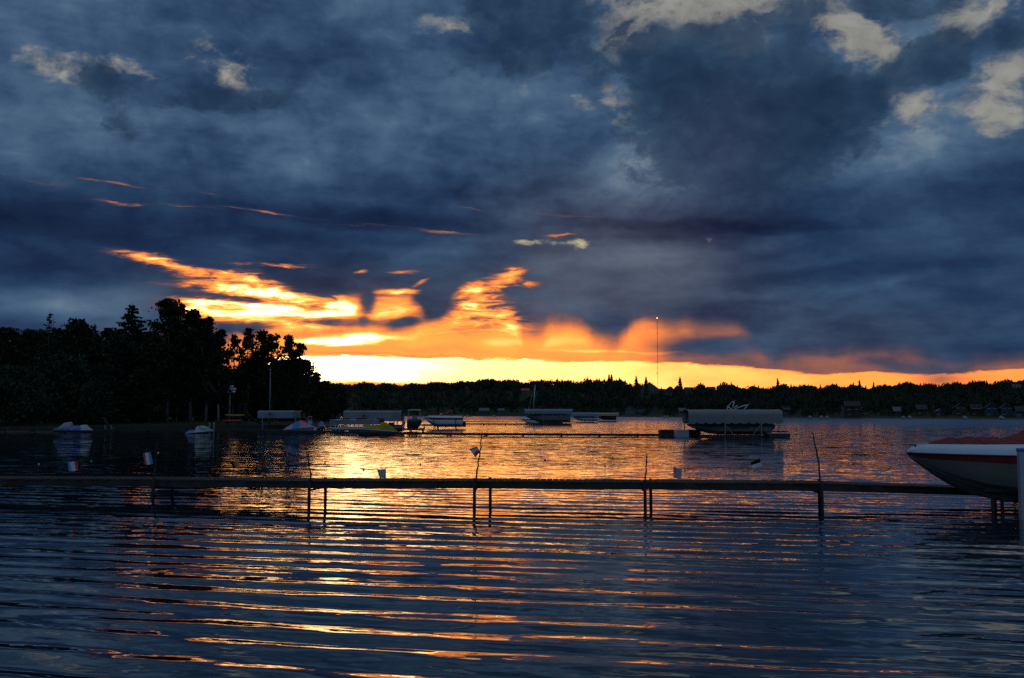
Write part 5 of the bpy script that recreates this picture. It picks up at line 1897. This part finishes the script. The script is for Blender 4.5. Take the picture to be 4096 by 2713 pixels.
# ------------------------------------------------------------------ things on the left shore
Yl = 131.0
X = (921 - 2048) / FPX * Yl
zg = gz(X, Yl)
o = thing('light_mast', 'tall floodlight mast with three rows of pale lamps in front of the dark trees', 'light mast', (X, Yl, zg))
zt = at(0, 1566, Yl)[2] - zg
MB().tube([(0, 0, -.2), (0, 0, zt + .7)], [.12, .07], 8).build('pole', M['grey'], o, True)
for row, xs in ((1547, (911, 918, 925, 932)), (1557, (911, 918, 928, 935, 942)), (1567, (902, 913, 930, 939))):
    z = at(0, row, Yl)[2] - zg
    xa = [(q - 921) / FPX * Yl for q in xs]
    MB().box(((xa[0] + xa[-1]) / 2, 0, z + .11), (xa[-1] - xa[0] + .2, .05, .05)).build('crossarm', M['grey'], o)
    for x in xa:
        lp = MB().loft([[(x + r * math.cos(a), -.06 + yy, z - .02 + r * math.sin(a)) for a in np.linspace(0, 5.5, 8)] for yy, r in ((.10, .05), (-.02, .15), (-.14, .17))], True, True).build('floodlight', M['white'], o, True)
Yl = 130.0
X = (1081 - 2048) / FPX * Yl
zg = gz(X, Yl)
o = thing('flagpole', 'tall thin bare flagpole behind the left white canopy', 'flagpole', (X, Yl, zg))
zt = at(0, 1481, Yl)[2] - zg
MB().tube([(0, 0, -.2), (0, 0, zt)], [.075, .04], 8).build('pole', M['pole_grey'], o, True)
MB().ball((0, 0, zt + .05), .09, 8, 5).build('finial', M['alu'], o, True)
X = (876 - 2048) / FPX * Yl
zg = gz(X, Yl)
o = thing('utility_pole', 'short pale pole on the grass left of the floodlight mast', 'pole', (X, Yl, zg))
MB().tube([(0, 0, -.2), (0, 0, at(0, 1620, Yl)[2] - zg)], [.10, .07], 8).build('pole', M['birch'], o, True)
MB().ball((0, 0, at(0, 1620, Yl)[2] - zg), .08, 7, 4).build('cap', M['grey'], o, True)


def canoe(label, px0, px1, y0, y1, Y, m, name='kayak'):
    x0, x1 = (px0 - 2048) / FPX * Y, (px1 - 2048) / FPX * Y
    zt, zb = at(0, y0, Y)[2], at(0, y1, Y)[2]
    o = thing(name, label, 'kayak', ((x0 + x1) / 2, Y, zb))
    L = x1 - x0
    h = zt - zb
    rings = []
    for f in np.linspace(-1, 1, 15):
        k = max(.04, 1 - abs(f) ** 2.4)
        rings.append([(f * L / 2, .36 * k * math.cos(a), h * .5 + h * .5 * (.45 + .55 * k) * math.sin(a) + h * .22 * f * f) for a in np.linspace(0, 5.76, 12)])
    MB().loft(rings, True, True).build('hull', m, o, True)
    MB().tube([(.5 * math.cos(a), .2 * math.sin(a), h * 1.0) for a in np.linspace(0, 6.283, 15)], .03, 5, False).build('cockpit_rim', M['black'], o)
    return o


canoe('yellow kayak lying on a rack behind the floodlight mast', 902, 982, 1658, 1668, 128.5, M['yellow'])
canoe('dark red canoe lying below the yellow kayak', 890, 974, 1679, 1691, 128.0, M['red'], 'canoe')
X0, X1 = (893 - 2048) / FPX * 128.5, (985 - 2048) / FPX * 128.5
zg = gz((X0 + X1) / 2, 128.5)
o = thing('kayak_rack', 'low wooden rack holding the yellow kayak and red canoe', 'rack', ((X0 + X1) / 2, 128.5, zg))
for s in (-1, 1):
    for yy in (-.45, .45):
        MB().box((s * (X1 - X0) * .3, yy, .5), (.1, .1, 1.5)).build('post', M['wood'], o)
    for z in (at(0, 1692, 128.5)[2] - zg, at(0, 1669, 128.5)[2] - zg):
        MB().box((s * (X1 - X0) * .3, 0, z - .05), (.08, .8, .09)).build('crosspiece', M['wood'], o)
Yq = 129.5
X = (972 - 2048) / FPX * Yq
zg = gz(X, Yq)
o = thing('playground_slide', 'dim playground slide with a square top frame sloping down right of the kayaks', 'slide', (X, Yq, zg))
zt = at(0, 1616, Yq)[2] - zg
zm = at(0, 1650, Yq)[2] - zg
fr = MB()
for s in (-.38, .38):
    for yy in (-.4, .4):
        fr.tube([(s * 1.25, yy, 0), (s, yy, zt)], .05, 6)
fr.tube([(-.38, -.4, zt), (.38, -.4, zt)], .05, 6).tube([(-.38, .4, zt), (.38, .4, zt)], .05, 6)
fr.build('frame', M['wood_dark'], o)
MB().loft([[(x, -.3, z + .18), (x, -.27, z), (x, .27, z), (x, .3, z + .18)] for x, z in ((.3, zm), (.8, zm * .8), (1.6, zm * .35), (2.1, .3), (2.5, .25))]).build('chute', M['wood'], o, True)
MB().box((0, 0, zm - .05), (.8, .8, .08)).build('deck', M['wood'], o)
Yq = 118.5
X = (442 - 2048) / FPX * Yq
zg = max(gz(X, Yq), .3)
o = thing('adirondack_chair', 'reclined dark lounge chair on the bank right of the low willow bush', 'chair', (X, Yq, zg))
MB().box((0, 0, .42), (.9, .6, .07), ry=.12).build('seat', M['wood'], o)
MB().box((-.42, 0, .92), (.08, .6, 1.0), ry=-.5).build('backrest', M['wood'], o)
for sx in (-.38, .38):
    for sy in (-.27, .27):
        MB().box((sx, sy, .2), (.07, .07, .46)).build('leg', M['grey'], o)
# stone and timber edge of the shore
Pw = [az_xy(q, y) for q, y in ((330, 118.6), (600, 121.0), (900, 125.0), (1130, 130.0), (1270, 146.0))]
mb = MB()
rings = []
for (x, y) in Pw:
    rings.append([(x, y - .15, -.6), (x, y - .15, .62), (x, y + .15, .62), (x, y + .15, -.6)])
mb.loft(rings, True, True)
o = mb.build('retaining_wall', M['wood'])
tag(o, 'low timber retaining wall along the grassy left shore', 'retaining wall')
